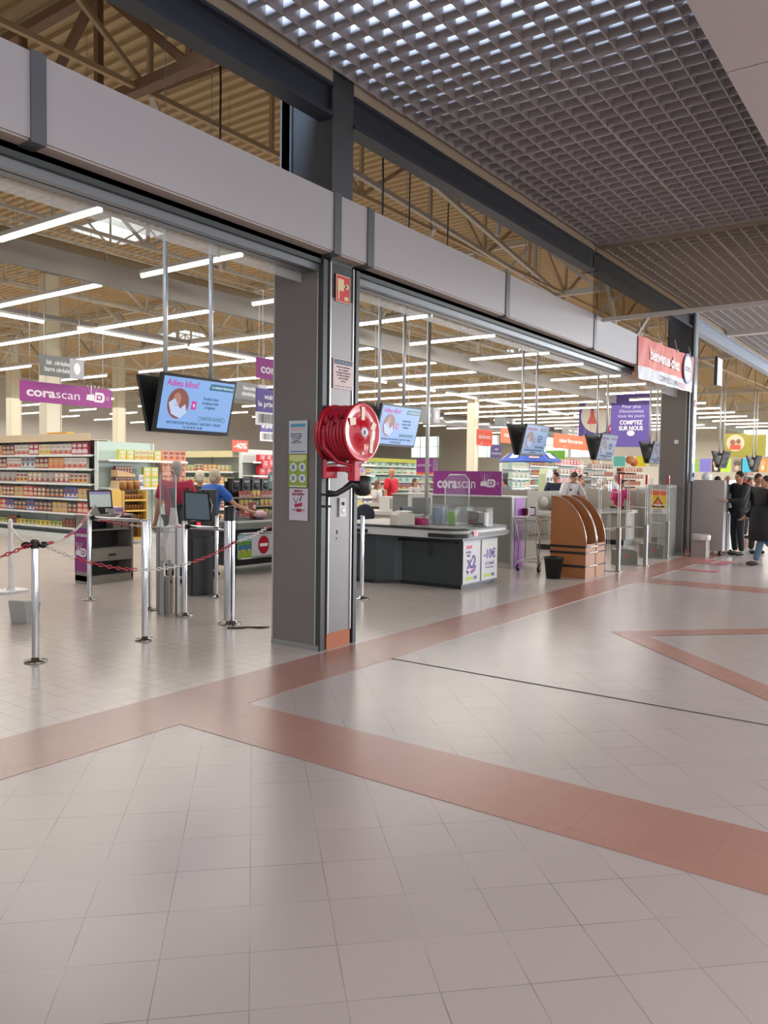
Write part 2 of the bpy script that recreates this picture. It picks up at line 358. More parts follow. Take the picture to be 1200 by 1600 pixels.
# upper steel beam with beige strip above
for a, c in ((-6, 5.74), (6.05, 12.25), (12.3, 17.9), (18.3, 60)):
    bc = M('343a44' if a < 18 else 'a9b7c6', .45, .2); b = B(); b.box(a, c, 4.80, 4.86, 4.93, 5.2, bc); b.box(a, c, 4.74, 4.92, 4.91, 4.95, bc); b.box(a, c, 4.74, 4.92, 5.18, 5.21, bc); b.obj('ceiling_beam', kind='structure')  # far length pale blue: daylight on the beam put into its colour
    b = B(); b.box(a, c, 4.76, 4.80, 5.21, 5.36, M('b3a48f', .6)); b.box(a, c, 4.70, 4.76, 5.36, 5.39, BLACK); b.obj('trim_1', kind='structure')

# open-cell lattice ceiling of the mall
latM = M('b3aeae', .5); 
def lattice(x0, x1, y0, y1, z, nm=8, latM=latM):
    b = B(); p = .2; t = .013; h = .14
    random.seed(int(x0*10)); nx = int(round((x1-x0)/p)); ny = int(round((y1-y0)/p)); mod = {}
    for i in range(nx//nm+1):
        for j in range(ny//nm+1): mod[i, j] = random.uniform(-.006, .006)
    for i in range(nx//nm+1):
        for j in range(ny//nm+1):
            xa, xb = x0+i*nm*p+.008, min(x0+(i+1)*nm*p, x1)-.008; ya, yb = y0+j*nm*p+.008, min(y0+(j+1)*nm*p, y1)-.008; dz = z+mod[i, j]
            if xb-xa < .05 or yb-ya < .05: continue
            nk = int(round((xb-xa)/p))
            for k in range(nk+1):
                x = xa+k*(xb-xa)/nk; hh = h; b.box(x-t/2, x+t/2, ya+.008, yb-.008, dz, dz+hh, latM)
            nk = int(round((yb-ya)/p))
            for k in range(nk+1):
                y = ya+k*(yb-ya)/nk; b.box(xa+.008, xb-.008, y-t/2, y+t/2, dz, dz+h, latM)
    b.obj('ceiling_lattice', kind='structure')
lattice(-4.4, 12.2, 1.5, 4.7, 5.3)
latL = M('dcdcdc', .5)  # lighter copy of latM, daylight on the far lattice painted in
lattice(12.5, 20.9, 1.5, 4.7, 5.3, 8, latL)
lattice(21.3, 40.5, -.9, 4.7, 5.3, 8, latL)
b = B(); b.box(12.2, 12.48, -4, 4.75, 5.29, 5.42, M('8f8a83', .5)); b.box(20.98, 21.2, -4, 4.75, 5.2, 5.42, WHITE); b.obj('ceiling_beam', kind='structure')
# slab above the lattice, added to darken the space over its cells
b = B(); b.box(7.5, 12.4, -3, 4.6, 6.9, 6.95, M('8a8175', .8)); b.obj('ceiling', kind='structure')
# smoke screen across the mall, with its bottom rail
b = B(); b.box(12.24, 12.25, 1.45, 4.78, 4.13, 5.32, glassy('screen_glass', (.80, .76, .70), .10, .03)); props(b.obj('smoke_screen'), 'tinted glass smoke screen hanging across the mall ceiling beyond the open lattice', 'smoke screen')
b = B(); b.box(12.22, 12.28, 1.4, 4.78, 4.1, 4.16, M('b8afa8', .4)); b.obj('bottom_rail', bpy.data.objects['smoke_screen'])
b = B(); b.box(-6.2, 31, 1.40, 1.46, 5.3, 7.58, M('8a8175', .8)); b.obj('ceiling_light_block', kind='structure')  # unseen panel added to keep the lattice light off the open floor
# white plastered soffit along the mall and a cream strip, the cove's glow put into its colour
b = B(); sf = M('bdb4b4', .55)
for a in (-6.2, -2, 2.11, 6.25, 10.4, 14.5, 18.7, 22.8, 27): b.box(a, a+4.125, .95, 1.47, 4.6, 5.3, sf)
b.obj('ceiling_soffit', kind='structure')
b = B(); b.box(-6.2, 31, .3, .95, 4.72, 4.78, sf); b.box(-6.2, 31, .85, .95, 4.6, 4.78, M('f2ead8', .5)); b.obj('ceiling_soffit', kind='structure')

# ================================================================ LAMPS
def lamp_proto():
    t = thing('fluorescent_lamp', (0, 0, 0), 'x', 'lamp')
    b = B(); b.box(-.05, .05, 0, 2.45, .03, .09, M('c9c9c4', .4)); b.bar((0, .3, .09), (0, .3, 2.55), .005, STEELG); b.bar((0, 2.1, .09), (0, 2.1, 2.55), .005, STEELG); b.obj('housing', t)
    b = B(); b.tube([(0, .02, 0), (0, 1.2, 0)], .034, TUBEM, 8); b.tube([(0, 1.25, 0), (0, 2.43, 0)], .034, TUBEM, 8); b.obj('lamp_tube', t)
    return t
LP = lamp_proto(); first = True
ORD = ['first', 'second', 'third', 'fourth', 'fifth', 'sixth', 'seventh', 'eighth', 'ninth', 'tenth', 'eleventh', 'twelfth', 'thirteenth', 'fourteenth', 'fifteenth', 'sixteenth', 'seventeenth', 'eighteenth', 'nineteenth']
xs_rows = [3.5, 6.27, 8.75, 11.4, 14.2, 17.0, 20.1, 22.5, 25.7, 28.3, 31.0, 33.8, 36.6, 39.4, 42.2, 45, 48, 51, 54]
for ri, x in enumerate(xs_rows):
    for yi, (y, rw) in enumerate(((9.02, 'over the checkouts'), (12.6, 'over the near side of the front aisle'), (15.05, 'over the far side of the front aisle'), (17.5, 'over the heads of the shelves'), (19.95, 'just past the heads of the shelves'), (24.2, 'over the middle of the shelves'), (26.7, 'past the middle of the shelves'), (31.5, 'deep in the shop'), (37.5, 'deepest in the shop before the back rows'), (43, 'along the back wall'))):
        if x > 36 and y > 30: continue
        if first: o = LP; o.location = (x, y, 5); first = False
        else: o = dup(LP, (x, y, 5))
        o['label'] = 'white batten '+rw+', '+ORD[ri]+' row from the entrance'; o['group'] = 'crosswise fluorescent battens'
t2 = None
for i in range(17):
    x = 3.9+i*3.27
    o = dup(LP, (x+2.9, 16.6, 4.95), PI/2, 'white batten in the single lengthwise line, '+ORD[i]+' from the entrance', 'line of battens along the shelf heads')
# trunking / light channel along the checkouts
b = B(); b.box(-6, 60, 16.52, 16.68, 5.03, 5.12, M('8a8784', .5)); props(b.obj('cable_trunking'), 'grey cable trunking carrying the single line of battens', 'trunking')
def pipe(y, z, r, m, lb):
    b = B(); b.tube([(-8, y, z), (60, y, z)], r, m, 18)
    for i in range(32): b.tube([(-8+i*2.1, y, z), (-7.94+i*2.1, y, z)], r+.012, m, 18)
    props(b.obj('ventilation_duct'), lb, 'duct')
pipe(12.75, 5.42, .2, M('b9a98c', .45, .2), 'beige round ventilation duct running along behind the checkouts')
b = B(); b.box(-8, 60, 12.22, 12.34, 4.92, 4.98, M('5c6a70', .4, .5)); b.box(-8, 60, 12.2, 12.22, 4.92, 5.3, M('a9a49c', .4, .4)); b.box(-8, 60, 12.22, 12.5, 5.28, 5.32, M('a9a49c', .4, .4))
props(b.obj('cable_tray'), 'silver cable tray running beside the beige duct', 'cable tray')
b = B(); b.tube([(20, 26, 5.2), (60, 26, 5.2)], .4, M('8f939b', .4, .4), 16); props(b.obj('ventilation_duct'), 'large blue grey round duct far over the shelves', 'duct')

# ================================================================ STANCHIONS, GATE, CHAINS
def hgt(px, py, Y): return at_y(px, py, Y).z
def post(x, y, h, r, label, cap=None, grp=None, name='barrier_post', base=.1):
    t = thing(name, (x, y, 0), label, 'post', grp)
    b = B(); b.lathe([(r, .015), (r, h-.03 if cap else h-.012), (r*.85, h), (0, h+.002)], CHROME, n=20); b.obj('pole', t)
    b = B(); b.lathe([(0, 0), (base*.95, 0), (base*.95, .012), (r*1.25, .018), (r*1.25, .04), (r, .042)], CHROME, n=24); b.obj('base_plate', t)
    if cap: b = B(); b.lathe([(r*1.03, h-.16), (r*1.03, h-.02), (r*.8, h), (0, h+.004)], cap, n=20); b.obj('cap', t)
    return t
P1 = post(3.77, 6.38, 1.06, .03, 'chrome barrier post with a dark two-sided chain clip on top', base=.1)
b = B(); b.lathe([(.034, .98), (.034, 1.05)], BLACK, n=16); b.ball((-.06, .03, 1.01), (.045, .03, .03), BLACK); b.ball((.06, -.03, 1.01), (.045, .03, .03), BLACK); b.obj('chain_clip', P1)
post(4.92, 6.40, 1.18, .03, 'plain chrome barrier post standing between the chain post and the thick bollard')
post(6.03, 6.39, 1.29, .062, 'thick chrome bollard with a black band around its top', BLACK, name='bollard', base=.13)
post(8.37, 6.36, 1.11, .028, 'thin chrome post close behind the hose reel pillar')
post(6.03, 8.95, 1.09, .03, 'chrome post at the corner of the scanner gate in front of the self-scan cabinet')
post(6.04, 7.78, 1.09, .03, 'chrome post holding the rail beside the clear security panel')
post(6.05, 7.15, 1.09, .032, 'chrome gate post between the small grey pedestal and the thick bollard')
post(7.24, 7.92, 1.08, .028, 'chrome post standing behind the black scanner terminal')
for (a, c, z, lb) in (((6.03, 8.92), (6.04, 7.8), 1.06, 'chrome rail in front of the self-scan cabinet'), ((6.05, 7.13), (6.04, 6.45), 1.03, 'short chrome rail joining the gate post to the thick bollard')):
    b = B(); b.tube([(a[0], a[1], z), (c[0], c[1], z)], .022, CHROME, 14); b.tube([(a[0], a[1]-.02, z), (a[0], a[1]-.06, z)], .03, BLACK, 12); props(b.obj('gate_rail'), lb, 'rail')
PW = thing('chain_post', (5.76, 10.34, 0), 'white plastic chain post on a white square foot', 'post')
b = B(); b.lathe([(.03, .03), (.03, .98), (0, 1.)], M('e6e4e4', .5)); b.obj('pole', PW)
b = B(); b.box(-.2, .2, -.16, .16, 0, .03, M('dcdcdc', .5), bev=.04); b.lathe([(.06, .03), (.04, .07)], M('dcdcdc', .5)); b.obj('foot', PW)
def chain(pts, label, phase=0, seg=9):
    # linked plastic chain through the given points, alternating red and white runs
    P = [Vector(p) for p in pts]; b = B(); rm, wm = M('b8253c', .4), M('d9d4cf', .4); link = .052; out = []
    for a, c in zip(P, P[1:]):
        L = (c-a).length; n = max(1, int(L/ (link*.72)))
        out += [a.lerp(c, i/n) for i in range(n)]
    out.append(P[-1])
    for i in range(len(out)-1):
        a, c = out[i], out[i+1]; t = (c-a).normalized(); side = t.cross(Vector((0, 0, 1))).normalized(); nrm = side if i % 2 else t.cross(side)
        m = rm if ((i+phase)//seg) % 2 else wm; mid = (a+c)/2; ringp = [mid+t*math.cos(q*PI/4)*link*.5+nrm*math.sin(q*PI/4)*link*.26 for q in range(8)]
        b.tube(ringp, .0058, m, 5, closed=True)
    props(b.obj('barrier_chain'), label, 'chain')
def sag(a, c, d, n=16): a, c = Vector(a), Vector(c); return [a.lerp(c, i/n)-Vector((0, 0, d*4*(i/n)*(1-i/n))) for i in range(n+1)]
A0 = at_y(17, 822, 10.3); A1 = at_y(50, 845, 6.4)
chain(sag((5.76, 10.34, .9), (3.77, 6.42, 1.02), .06), 'white chain from the white plastic post to the clip post', 0, 500)
chain(sag((3.78, 6.42, 1.02), (6.86, 10.15, 1.08), .14), 'red and white chain rising to the corner of the self-scan cabinet', 14, 22)
chain(sag((3.80, 6.34, 1.02), (6.02, 6.30, .9), .26)+[Vector((6.3, 6.33, .95)), Vector((6.66, 6.4, 1.04))], 'long sagging red and white chain from the clip post past the thick bollard', 5, 14)
chain(sag((1.2, 6.2, 1.0), (3.74, 6.38, 1.02), .22), 'red and white chain leaving the clip post away from the gate', 3, 12)
chain(sag((7.5, 10.2, 1.05), (6.05, 8.98, 1.06), .08)+sag((6.05, 8.98, 1.06), (6.15, 7.2, 1.02), .05), 'chain looped from the self-scan cabinet along the gate posts', 20, 14)

# clear security panel with grey pedestal, small posts
def antenna(X, Y, h, wd, rz, label, m=CLEAR, mid=(.45, .8)):
    t = thing('security_antenna', (X, Y, 0), label, 'security gate', rz=rz)
    b = B(); hw = wd/2; pts = [(-hw, .12), (-hw, h-.12), (-hw+.12, h), (hw-.12, h), (hw, h-.12), (hw, .12)]
    b.tube([(x, 0, z) for x, z in pts], .022, m, 10); b.obj('loop', t)
    b = B()
    for z in mid: b.tube([(-hw, 0, z), (hw, 0, z+.02)], .012, M('c9ccca', .3), 8)
    b.obj('crossbar', t)
    b = B(); b.box(-hw-.03, hw+.03, -.035, .035, 0, .2, M('77776f', .4), bev=.03); b.obj('base', t)
    return t
t = thing('security_panel', (6.08, 7.48, 0), 'clear acrylic security panel standing between the gate posts, a carrier bag visible behind', 'security gate', rz=PI/2)
b = B(); b.box(-.13, .13, -.006, .006, .5, 1.62, CLEAR); b.tube([(-.14, 0, .4), (-.14, 0, 1.6), (-.08, 0, 1.67), (.08, 0, 1.67), (.14, 0, 1.6), (.14, 0, .4)], .007, M('c2ccca', .2, .2), 8); b.tube([(-.14, 0, .95), (.14, 0, .95)], .008, M('c2ccca', .2, .2), 6); b.obj('panel', t)
b = B(); b.box(-.19, -.15, -.02, .02, 0, 1.0, STEELG); b.box(.15, .19, -.02, .02, 0, 1.0, STEELG); b.obj('side_upright', t)
t = thing('gate_pedestal', (6.0, 7.42, 0), 'small rounded grey beige gate pedestal with a dark square button', 'pedestal', rz=.5)
b = B(); b.prism([(-.065, 0), (.05, 0), (.075, .1), (.075, .4), (.055, .44), (-.06, .44), (-.08, .4), (-.075, .1)], -.07, .07, M('8d857a', .45), 'y'); b.obj('body', t)
b = B(); b.box(-.03, .0, -.078, -.07, .36, .4, BLACK); b.obj('button', t)
b = B(); b.box(.095, .125, -.02, .02, 0, .62, STEELG); b.box(-.13, -.1, -.02, .02, 0, .64, STEELG); b.obj('side_post', t)
t = thing('floor_box', (4.72, 8.2, 0), 'small pale grey box tilted on the floor behind the clip post', 'box', rz=.4)
b = B(); b.prism([(-.09, 0), (.1, 0), (.14, .2), (-.13, .24)], -.1, .1, M('a9a8a4', .5), 'y'); b.obj('body', t)
b = B(); b.prism([(-.13, .24), (.14, .2), (.13, .21), (-.12, .25)], -.08, .08, M('c9c8c4', .5), 'y'); b.obj('lid', t)
t = at_z(391, 981); b = B(); b.tube([(t.x-.18, t.y+.16, .006), (t.x-.08, t.y+.05, .008), (t.x, t.y+.03, .006), (t.x+.06, t.y-.1, .008), (t.x+.15, t.y-.13, .006)], [.02, .03, .018, .03, .015], M('4a4139', .8), 8)
for v_i, v in enumerate(b.v): b.v[v_i] = (v[0], v[1], max(.001, v[2]*.5))
props(b.obj('loose_cord'), 'short dark cord lying on the tiles beside the thick bollard', 'cord')

# self-scan cabinet with its screen
def scan_icon(p, x, z, s, m, y=-.004):
    b = B(); o = [(-.5, -.13), (-.1, -.16), (-.1, .12), (-.45, .1)]; b.prism([(x+a*s, z+c*s) for a, c in o], y, y+.002, m, 'y')
    for a in range(4): b.bar((x-.32*s+a*.06*s, y, z+.12*s), (x-(.45-.2*a)*s, y, z+.5*s), .035*s, m, .002)
    R = [(-.1, -.2), (.3, -.2), (.4, -.1), (.4, .12), (.3, .22), (-.05, .22)]; r_ = [(.0, -.1), (.22, -.1), (.28, -.05), (.28, .08), (.22, .12), (.02, .12)]
    n = 6; vs = [(x+a*s, y, z+c*s) for a, c in R+r_]; b.add(vs, [(i, (i+1) % n, n+(i+1) % n, n+i) for i in range(n)], m)
    b.prism([(x+.07*s, z-.04*s), (x+.2*s, z-.04*s), (x+.2*s, z+.07*s), (x+.07*s, z+.07*s)], y, y+.002, m, 'y')
    for k in (.5, .58): b.bar((x+k*s, y, z-.08*s*k*2), (x+k*s, y, z+.08*s*k*2), .02*s, m, .002)
    return b.obj('hand_scanner_symbol', p)
WL = M('e9dfe6', .5); WG = M('d8ced6', .5)
t = thing('scanner_cabinet', (6.84, 10.15, 0), 'grey open cabinet with a purple lettered end panel, shelves and a drawer', 'cabinet')
cab = M('8a867d', .45, .2); W_, D_ = .75, .36
b = B(); b.box(0, .03, 0, D_, .04, 1.0, cab); b.box(W_-.03, W_, 0, D_, .04, 1.0, cab); b.box(0, W_, D_-.02, D_, .04, 1.0, M('3a3a38', .6)); b.box(0, W_, 0, D_, 0, .12, cab); b.box(-.01, W_+.01, -.02, D_, .98, 1.01, cab); b.obj('carcass', t)
b = B()
for z in (.78, .5): b.box(.03, W_-.03, .02, D_-.02, z, z+.02, cab)
b.obj('shelf', t)
b = B(); b.box(.03, W_-.03, .0, .03, .33, .5, cab); dr = b.obj('drawer', t)
b = B(); b.box(.32, .44, -.012, .0, .4, .43, BLACK); b.obj('handle', dr)
b = B(); b.box(.42, .56, .03, .2, .8, .9, M('77746c', .5)); b.box(.58, .7, .03, .2, .8, .9, M('77746c', .5)); b.obj('tray', t)
b = B(); b.box(-.006, 0, .0, D_, .18, .82, PURPLE); ep = b.obj('end_panel', t)
text('corascan', .085, WL, ep, -.008, D_/2, .72, width=.3, rz=FX, bold=.02)
ic = scan_icon(t, 0, 0, .3, WL); ic.parent = ep; ic.location = (-.010, D_/2, .46); ic.rotation_euler = (0, 0, FX)
b = B(); b.prism([(0, 1.01), (.2, 1.01), (.12, 1.16)], .02, .06, cab, 'y'); b.obj('screen_bracket', t)
def monitor(loc, rz, wd, ht, label, scr='b5c3bd', em=.2, tilt=-.2, name='touch_screen', stand=True, frame=BLACK):
    t = thing(name, loc, label, 'screen', rz=rz); a = math.tan(tilt)
    b = B(); f = lambda x, y, z: (x, y-(z)*math.tan(tilt), z)
    vs = [f(x, y, z) for y in (0, .04) for x, z in ((-wd/2, 0), (wd/2, 0), (wd/2, ht), (-wd/2, ht))]
    b.add(vs, [(0, 1, 2, 3), (7, 6, 5, 4), (0, 4, 5, 1), (1, 5, 6, 2), (2, 6, 7, 3), (3, 7, 4, 0)], frame); b.obj('bezel', t)
    b = B(); k = .022; b.add([f(x, -.003, z) for x, z in ((-wd/2+k, k), (wd/2-k, k), (wd/2-k, ht-k), (-wd/2+k, ht-k))], [(0, 1, 2, 3)], M(scr, .3, emit=em)); d = b.obj('display', t)
    b = B(); b.add([f(x, -.005, z) for x, z in ((-wd/2+k, ht-k-.04), (wd/2-k, ht-k-.04), (wd/2-k, ht-k), (-wd/2+k, ht-k))], [(0, 1, 2, 3)], M('8a7fa8', .4, emit=.3)); b.obj('title_bar', d)
    if stand: b = B(); b.box(-.07, .07, .0, .12, -.06, .02, frame); b.box(-.1, .1, -.04, .14, -.08, -.06, frame); b.obj('stand', t)
    return t
monitor((7.12, 10.28, 1.1), -.25, .36, .27, 'grey-green lit touch screen on top of the open self-scan cabinet')
b = B(); b.box(7.3, 7.46, 10.2, 10.4, 1.02, 1.12, M('d9d3dc', .5)); b.box(7.31, 7.45, 10.195, 10.2, 1.05, 1.1, M('9a7fb0', .5)); props(b.obj('receipt_printer'), 'small pale receipt printer beside the screen on the open cabinet', 'printer')
# black terminal
t = thing('scanner_terminal', (7.27, 8.27, 0), 'tall black self-scan terminal with a tilted screen', 'terminal', rz=-.35)
b = B(); b.box(-.17, .15, -.12, .2, 0, .78, M('141414', .35), bev=.02); b.box(-.13, .13, -.06, .2, .78, 1.0, BLACK); b.box(.02, .24, -.02, .2, .98, 1.42, BLACK, bev=.02); b.obj('housing', t)
b = B(); b.add([(-.28, -.14, 1.02), (.08, -.2, 1.0), (.1, -.05, 1.38), (-.24, 0, 1.4), (-.28, -.1, 1.02), (.08, -.16, 1.0), (.1, -.01, 1.38), (-.24, .04, 1.4)], [(0, 1, 2, 3), (7, 6, 5, 4), (0, 4, 5, 1), (1, 5, 6, 2), (2, 6, 7, 3), (3, 7, 4, 0)], BLACK); bz = b.obj('screen_frame', t)
b = B(); b.add([(-.255, -.142, 1.04), (.055, -.196, 1.02), (.072, -.062, 1.36), (-.22, -.012, 1.38)], [(0, 1, 2, 3)], M('5d6a72', .2, emit=.12)); b.obj('display', bz)
b = B(); b.box(-.1, -.06, -.16, -.12, .93, .99, M('e2304a', .4, emit=.6)); b.obj('scan_light', t)
b = B(); b.tube([(.13, -.03, 1.1), (.15, -.035, 1.2), (.12, -.03, 1.3)], .008, M('c9c9c9', .3), 6); b.obj('cable', t)
for z in (.2, .6): pass

# ================================================================ SCREENS ON POLES
def screen_pair(X, idx, where):
    t = thing('ceiling_screen_pair', (X, 6.3, 2.05), 'back-to-back hanging screens in a V, '+where, 'screen')
    b = B()
    for x in (-.3, .3): b.tube([(x, .2, .5), (x, .2, 2.12 if idx < 5 else 3.2)], .024, M('cfcfca', .35, .3), 12); b.tube([(x, .2, 2.1), (x, .2, 5.0)], .004, GREYS, 5)
    b.obj('pole', t)
    b = B(); b.box(-.35, .35, .16, .24, .42, .5, BLACK); b.box(-.04, .04, .12, .3, .1, .14, BLACK); b.obj('bracket', t)
    for sgn in (-1, 1):
        b = B(); W2, HH = .49, .57; y0, y1 = (.14, -.0) if sgn < 0 else (.26, .42)
        # bottom y0 -> top y1
        ya, yb = y0, y1; th = .045*sgn
        def q(x, z, d): return (x, ya+(yb-ya)*z/HH+d, z)
        vs = [q(x, z, d) for d in (0, -th) for x, z in ((-W2, 0), (W2, 0), (W2, HH), (-W2, HH))]
        b.add(vs, [(0, 1, 2, 3), (7, 6, 5, 4), (0, 4, 5, 1), (1, 5, 6, 2), (2, 6, 7, 3), (3, 7, 4, 0)], M('1a1a18', .4)); fr = b.obj('screen_frame', t)
        if sgn < 0:
            tl = math.atan2(yb-ya, HH); dim = (1., .9, .55, .3, .3, .06, .04)[idx]
            b = B(); b.add([(x, 0, z) for x, z in ((-.465, -.262), (.465, -.262), (.465, .262), (-.465, .262))], [(0, 1, 2, 3)], LIT('86aee6', .82*dim)); d = b.obj('display', fr)
            d.location = (0, ya+(yb-ya)*.5-.003, HH/2+.002); d.rotation_euler = (-tl, 0, 0)
            if idx < 6:
                pk, dk, tl_ = LIT('c4359a', .8*dim), LIT('24405c', .5*dim), LIT('1d6a86', .8*dim)
                text('Adieu kilos!', .095, pk, d, -.22, -.002, .20, width=.40, bold=.012)
                b = B(); b.prism([(.12, .17), (.455, .17), (.455, .235), (.14, .235)], -.003, -.001, tl_, 'y'); b.obj('title_box', d)
                text('La méthode Naturhouse', .04, LIT('dcecf4', .8*dim), d, .30, -.005, .203, width=.29)
                b = B(); b.prism([(-.25+.135*math.cos(a*PI/12), .0+.155*math.sin(a*PI/12)) for a in range(24)], -.003, -.001, LIT('8a5348', .8*dim), 'y')
                b.prism([(-.32, -.11), (-.2, -.15), (-.13, -.08), (-.16, .0), (-.22, -.05), (-.3, .05), (-.37, .0)], -.004, -.002, LIT('b4c4e4', .9*dim), 'y')
                b.prism([(-.27+.05*math.cos(a*PI/6), .04+.07*math.sin(a*PI/6)) for a in range(12)], -.004, -.002, LIT('b08070', .8*dim), 'y'); b.obj('photo_roundel', d)
                b = B(); b.prism([(-.08, -.045), (-.02, -.05), (-.015, .035), (-.075, .04)], -.003, -.001, pk, 'y'); b.obj('pink_tag', d); text('&', .05, LIT('f0e0f0', .9*dim), d, -.048, -.005, -.005)
                text('Produits à base\nde plantes, fruits\net légumes', .045, dk, d, .17, -.002, .03, width=.22)
                text('NATUR HOUSE', .058, LIT('3f8268', .6*dim), d, .22, -.002, -.135, width=.26)
                b = B(); b.tube([(.06+.02*math.cos(a*PI/4), -.002, -.135+.025*math.sin(a*PI/4)) for a in range(8)], .003, LIT('3f8268', .6*dim), 4, closed=True); b.tube([(.38+.02*math.cos(a*PI/4), -.002, -.135+.025*math.sin(a*PI/4)) for a in range(8)], .003, LIT('3f8268', .6*dim), 4, closed=True); b.obj('emblem', d)
                text('NATURHOUSE PALAISEAU / ANTONY / ORSAY', .04, dk, d, 0, -.002, -.195, width=.72)
                text('Tél. 09 60 01 36 80', .036, dk, d, -.02, -.002, -.237, width=.26)
    return t
for i, (X, wh) in enumerate(((5.55, 'nearest to the scanner gate'), (9.2, 'partly behind the red hose reel'), (13.65, 'above the wooden leaflet rack'), (17.4, 'in front of the purple hanging posters'), (21.1, 'close to the far store pillar'), (28.6, 'first beyond the far store pillar'), (34.0, 'farthest along the shop front'))):
    screen_pair(X, i, wh)
b = B(); b.tube([(10.15, 6.5, 1.05), (10.15, 6.5, 4.18)], .03, M('cfd0cc', .3, .4), 12); b.tube([(10.15, 6.5, 4.1), (10.15, 6.5, 7.0)], .005, GREYS, 5); b.lathe([(.06, 1.0), (.06, 1.05)], STEELG, c=(10.15, 6.5, 0)); props(b.obj('service_pole'), 'single silver pole rising from checkout 32 to the roof', 'pole')

# ================================================================ HOSE REEL AND PAPERS ON THE PILLAR
t = thing('fire_hose_reel', (5.76, 4.74, 2.03), 'red fire hose reel with a black nozzle holder on the grey pillar', 'fire hose reel')
RG = M('b80f24', .22); RH = M('a5142a', .35)
b = B(); b.lathe([(.0, -.37), (.09, -.37), (.1, -.355), (.245, -.35), (.262, -.36), (.268, -.345), (.262, -.33), (.1, -.33)], RG, n=40, axis='y'); b.obj('front_disc', t)
b = B(); b.lathe([(.1, -.06), (.25, -.055), (.26, -.045), (.25, -.035), (.1, -.04)], RG, n=36, axis='y'); b.lathe([(.1, -.35), (.1, -.05)], RG, n=20, axis='y'); b.obj('rear_disc', t)
b = B(); pts = []; n_ = 9
for k in range(2):
    for i in range(6*28):
        a = i*2*PI/28; y = -.31+(i/(6*28))*.25 if k == 0 else -.07-(i/(6*28))*.24; rr = .20+.035*k+.004*math.sin(a*2.3+k); pts.append((rr*math.cos(a), y, rr*math.sin(a)-.004))
b.tube(pts, .0185, RH, 8); b.obj('hose', t)
b = B(); pts = [(.245*math.cos(a*PI/10)-.01, -.06+.12*a/26, .255*math.sin(a*PI/10)-.01) for a in range(6, 27)]; b.tube(pts, .019, RH, 8); 
b.tube([(-.24, -.07, .02), (-.235, -.1, -.14), (-.15, -.18, -.27), (-.02, -.26, -.3), (.05, -.3, -.3)], .019, RH, 8); b.obj('hose_end', t)
b = B(); b.lathe([(0, -.378), (.045, -.378), (.045, -.37)], M('d9dbe0', .4), n=24, axis='y'); b.lathe([(0, -.381), (.02, -.381), (.02, -.378)], M('5a6478', .4), n=6, axis='y'); b.obj('hub_plate', t)
b = B(); cr = M('d8c8ae', .5)
for (x, z, wd, ht, a) in ((.0, .17, .05, .12, 0), (-.15, .09, .085, .065, .15), (.16, .06, .06, .08, -.5), (.13, -.12, .05, .13, -.1), (.03, -.13, .02, .05, 0), (.0, -.19, .03, .025, .3)):
    c_, s2 = math.cos(a), math.sin(a); b.add([(x+u*c_-v*s2, -.358, z+u*s2+v*c_) for u, v in ((-wd/2, -ht/2), (wd/2, -ht/2), (wd/2, ht/2), (-wd/2, ht/2))], [(0, 1, 2, 3)], cr)
b.obj('instruction_sticker', t)
b = B(); b.tube([(0, -.33, -.02), (0, -.05, -.02)], .03, RG); b.box(-.04, .04, -.3, -.22, -.44, -.22, RG); b.box(-.05, .0, -.26, .0, -.36, -.31, RG); b.box(-.16, .03, -.05, .0, -.42, -.25, RG, bev=.02); b.tube([(-.14, -.04, -.28), (-.05, -.1, -.27), (.04, -.16, -.27)], .022, M('c9c9c9', .2, .9)); b.obj('swing_arm', t)
b = B(); b.lathe([(.03, .0), (.075, .02), (.085, .1), (.07, .18), (.03, .19)], BLACK, c=(.12, -.27, -.58), n=18, axis='z'); b.tube([(.06, -.27, -.5), (-.02, -.24, -.47), (-.07, -.2, -.52), (-.13, -.16, -.56), (-.18, -.1, -.56)], [.045, .035, .026, .026, .034], BLACK, 10); b.tube([(.12, -.2, -.46), (.16, -.15, -.38), (.1, -.05, -.33)], .02, BLACK, 8); b.obj('nozzle_holder', t)
b = B(); b.tube([(-.16, 0, -.57), (-.08, -.06, -.575)], .012, BLACK, 6); b.tube([(-.14, 0, -.68), (-.07, -.05, -.68)], .012, BLACK, 6); b.obj('hook', t)
b = B(); b.ball((.02, -.001, -.93), (.011, .003, .022), M('5a3428', .8), 8, 5); b.ball((.015, -.001, -.99), (.007, .003, .01), M('5a3428', .8), 8, 5); props(b.obj('rust_mark', loc=(5.83, 4.747, 2.03)), 'small rust brown marks on the front panel below the hose reel', 'stain')
def sheet(loc, wd, ht, m, label, cat='notice', rz=0, name='notice'):
    t = thing(name, loc, label, cat, rz=rz); b = B(); b.box(-wd/2, wd/2, -.004, 0, -ht/2, ht/2, m); b.obj('sheet', t); return t
def rects(p, name, L, y=-.0055):
    b = B()
    for (x, z, wd, ht, c) in L: b.box(x-wd/2, x+wd/2, y, y+.001, z-ht/2, z+ht/2, c if not isinstance(c, str) else M(c, .5))
    return b.obj(name, p)
s = sheet((5.89, 4.742, 3.38), .21, .25, M('c0152a', .4), 'red square fire hose pictogram sign high on the pillar', 'sign', name='fire_hose_sign')
b = B(); cr = M('cdb88a', .5)
for q in ((-.105, .105, .118, .125), (-.105, .105, -.125, -.118), (-.105, -.098, -.125, .125), (.098, .105, -.125, .125)): b.box(q[0], q[1], -.007, -.004, q[2], q[3], cr)
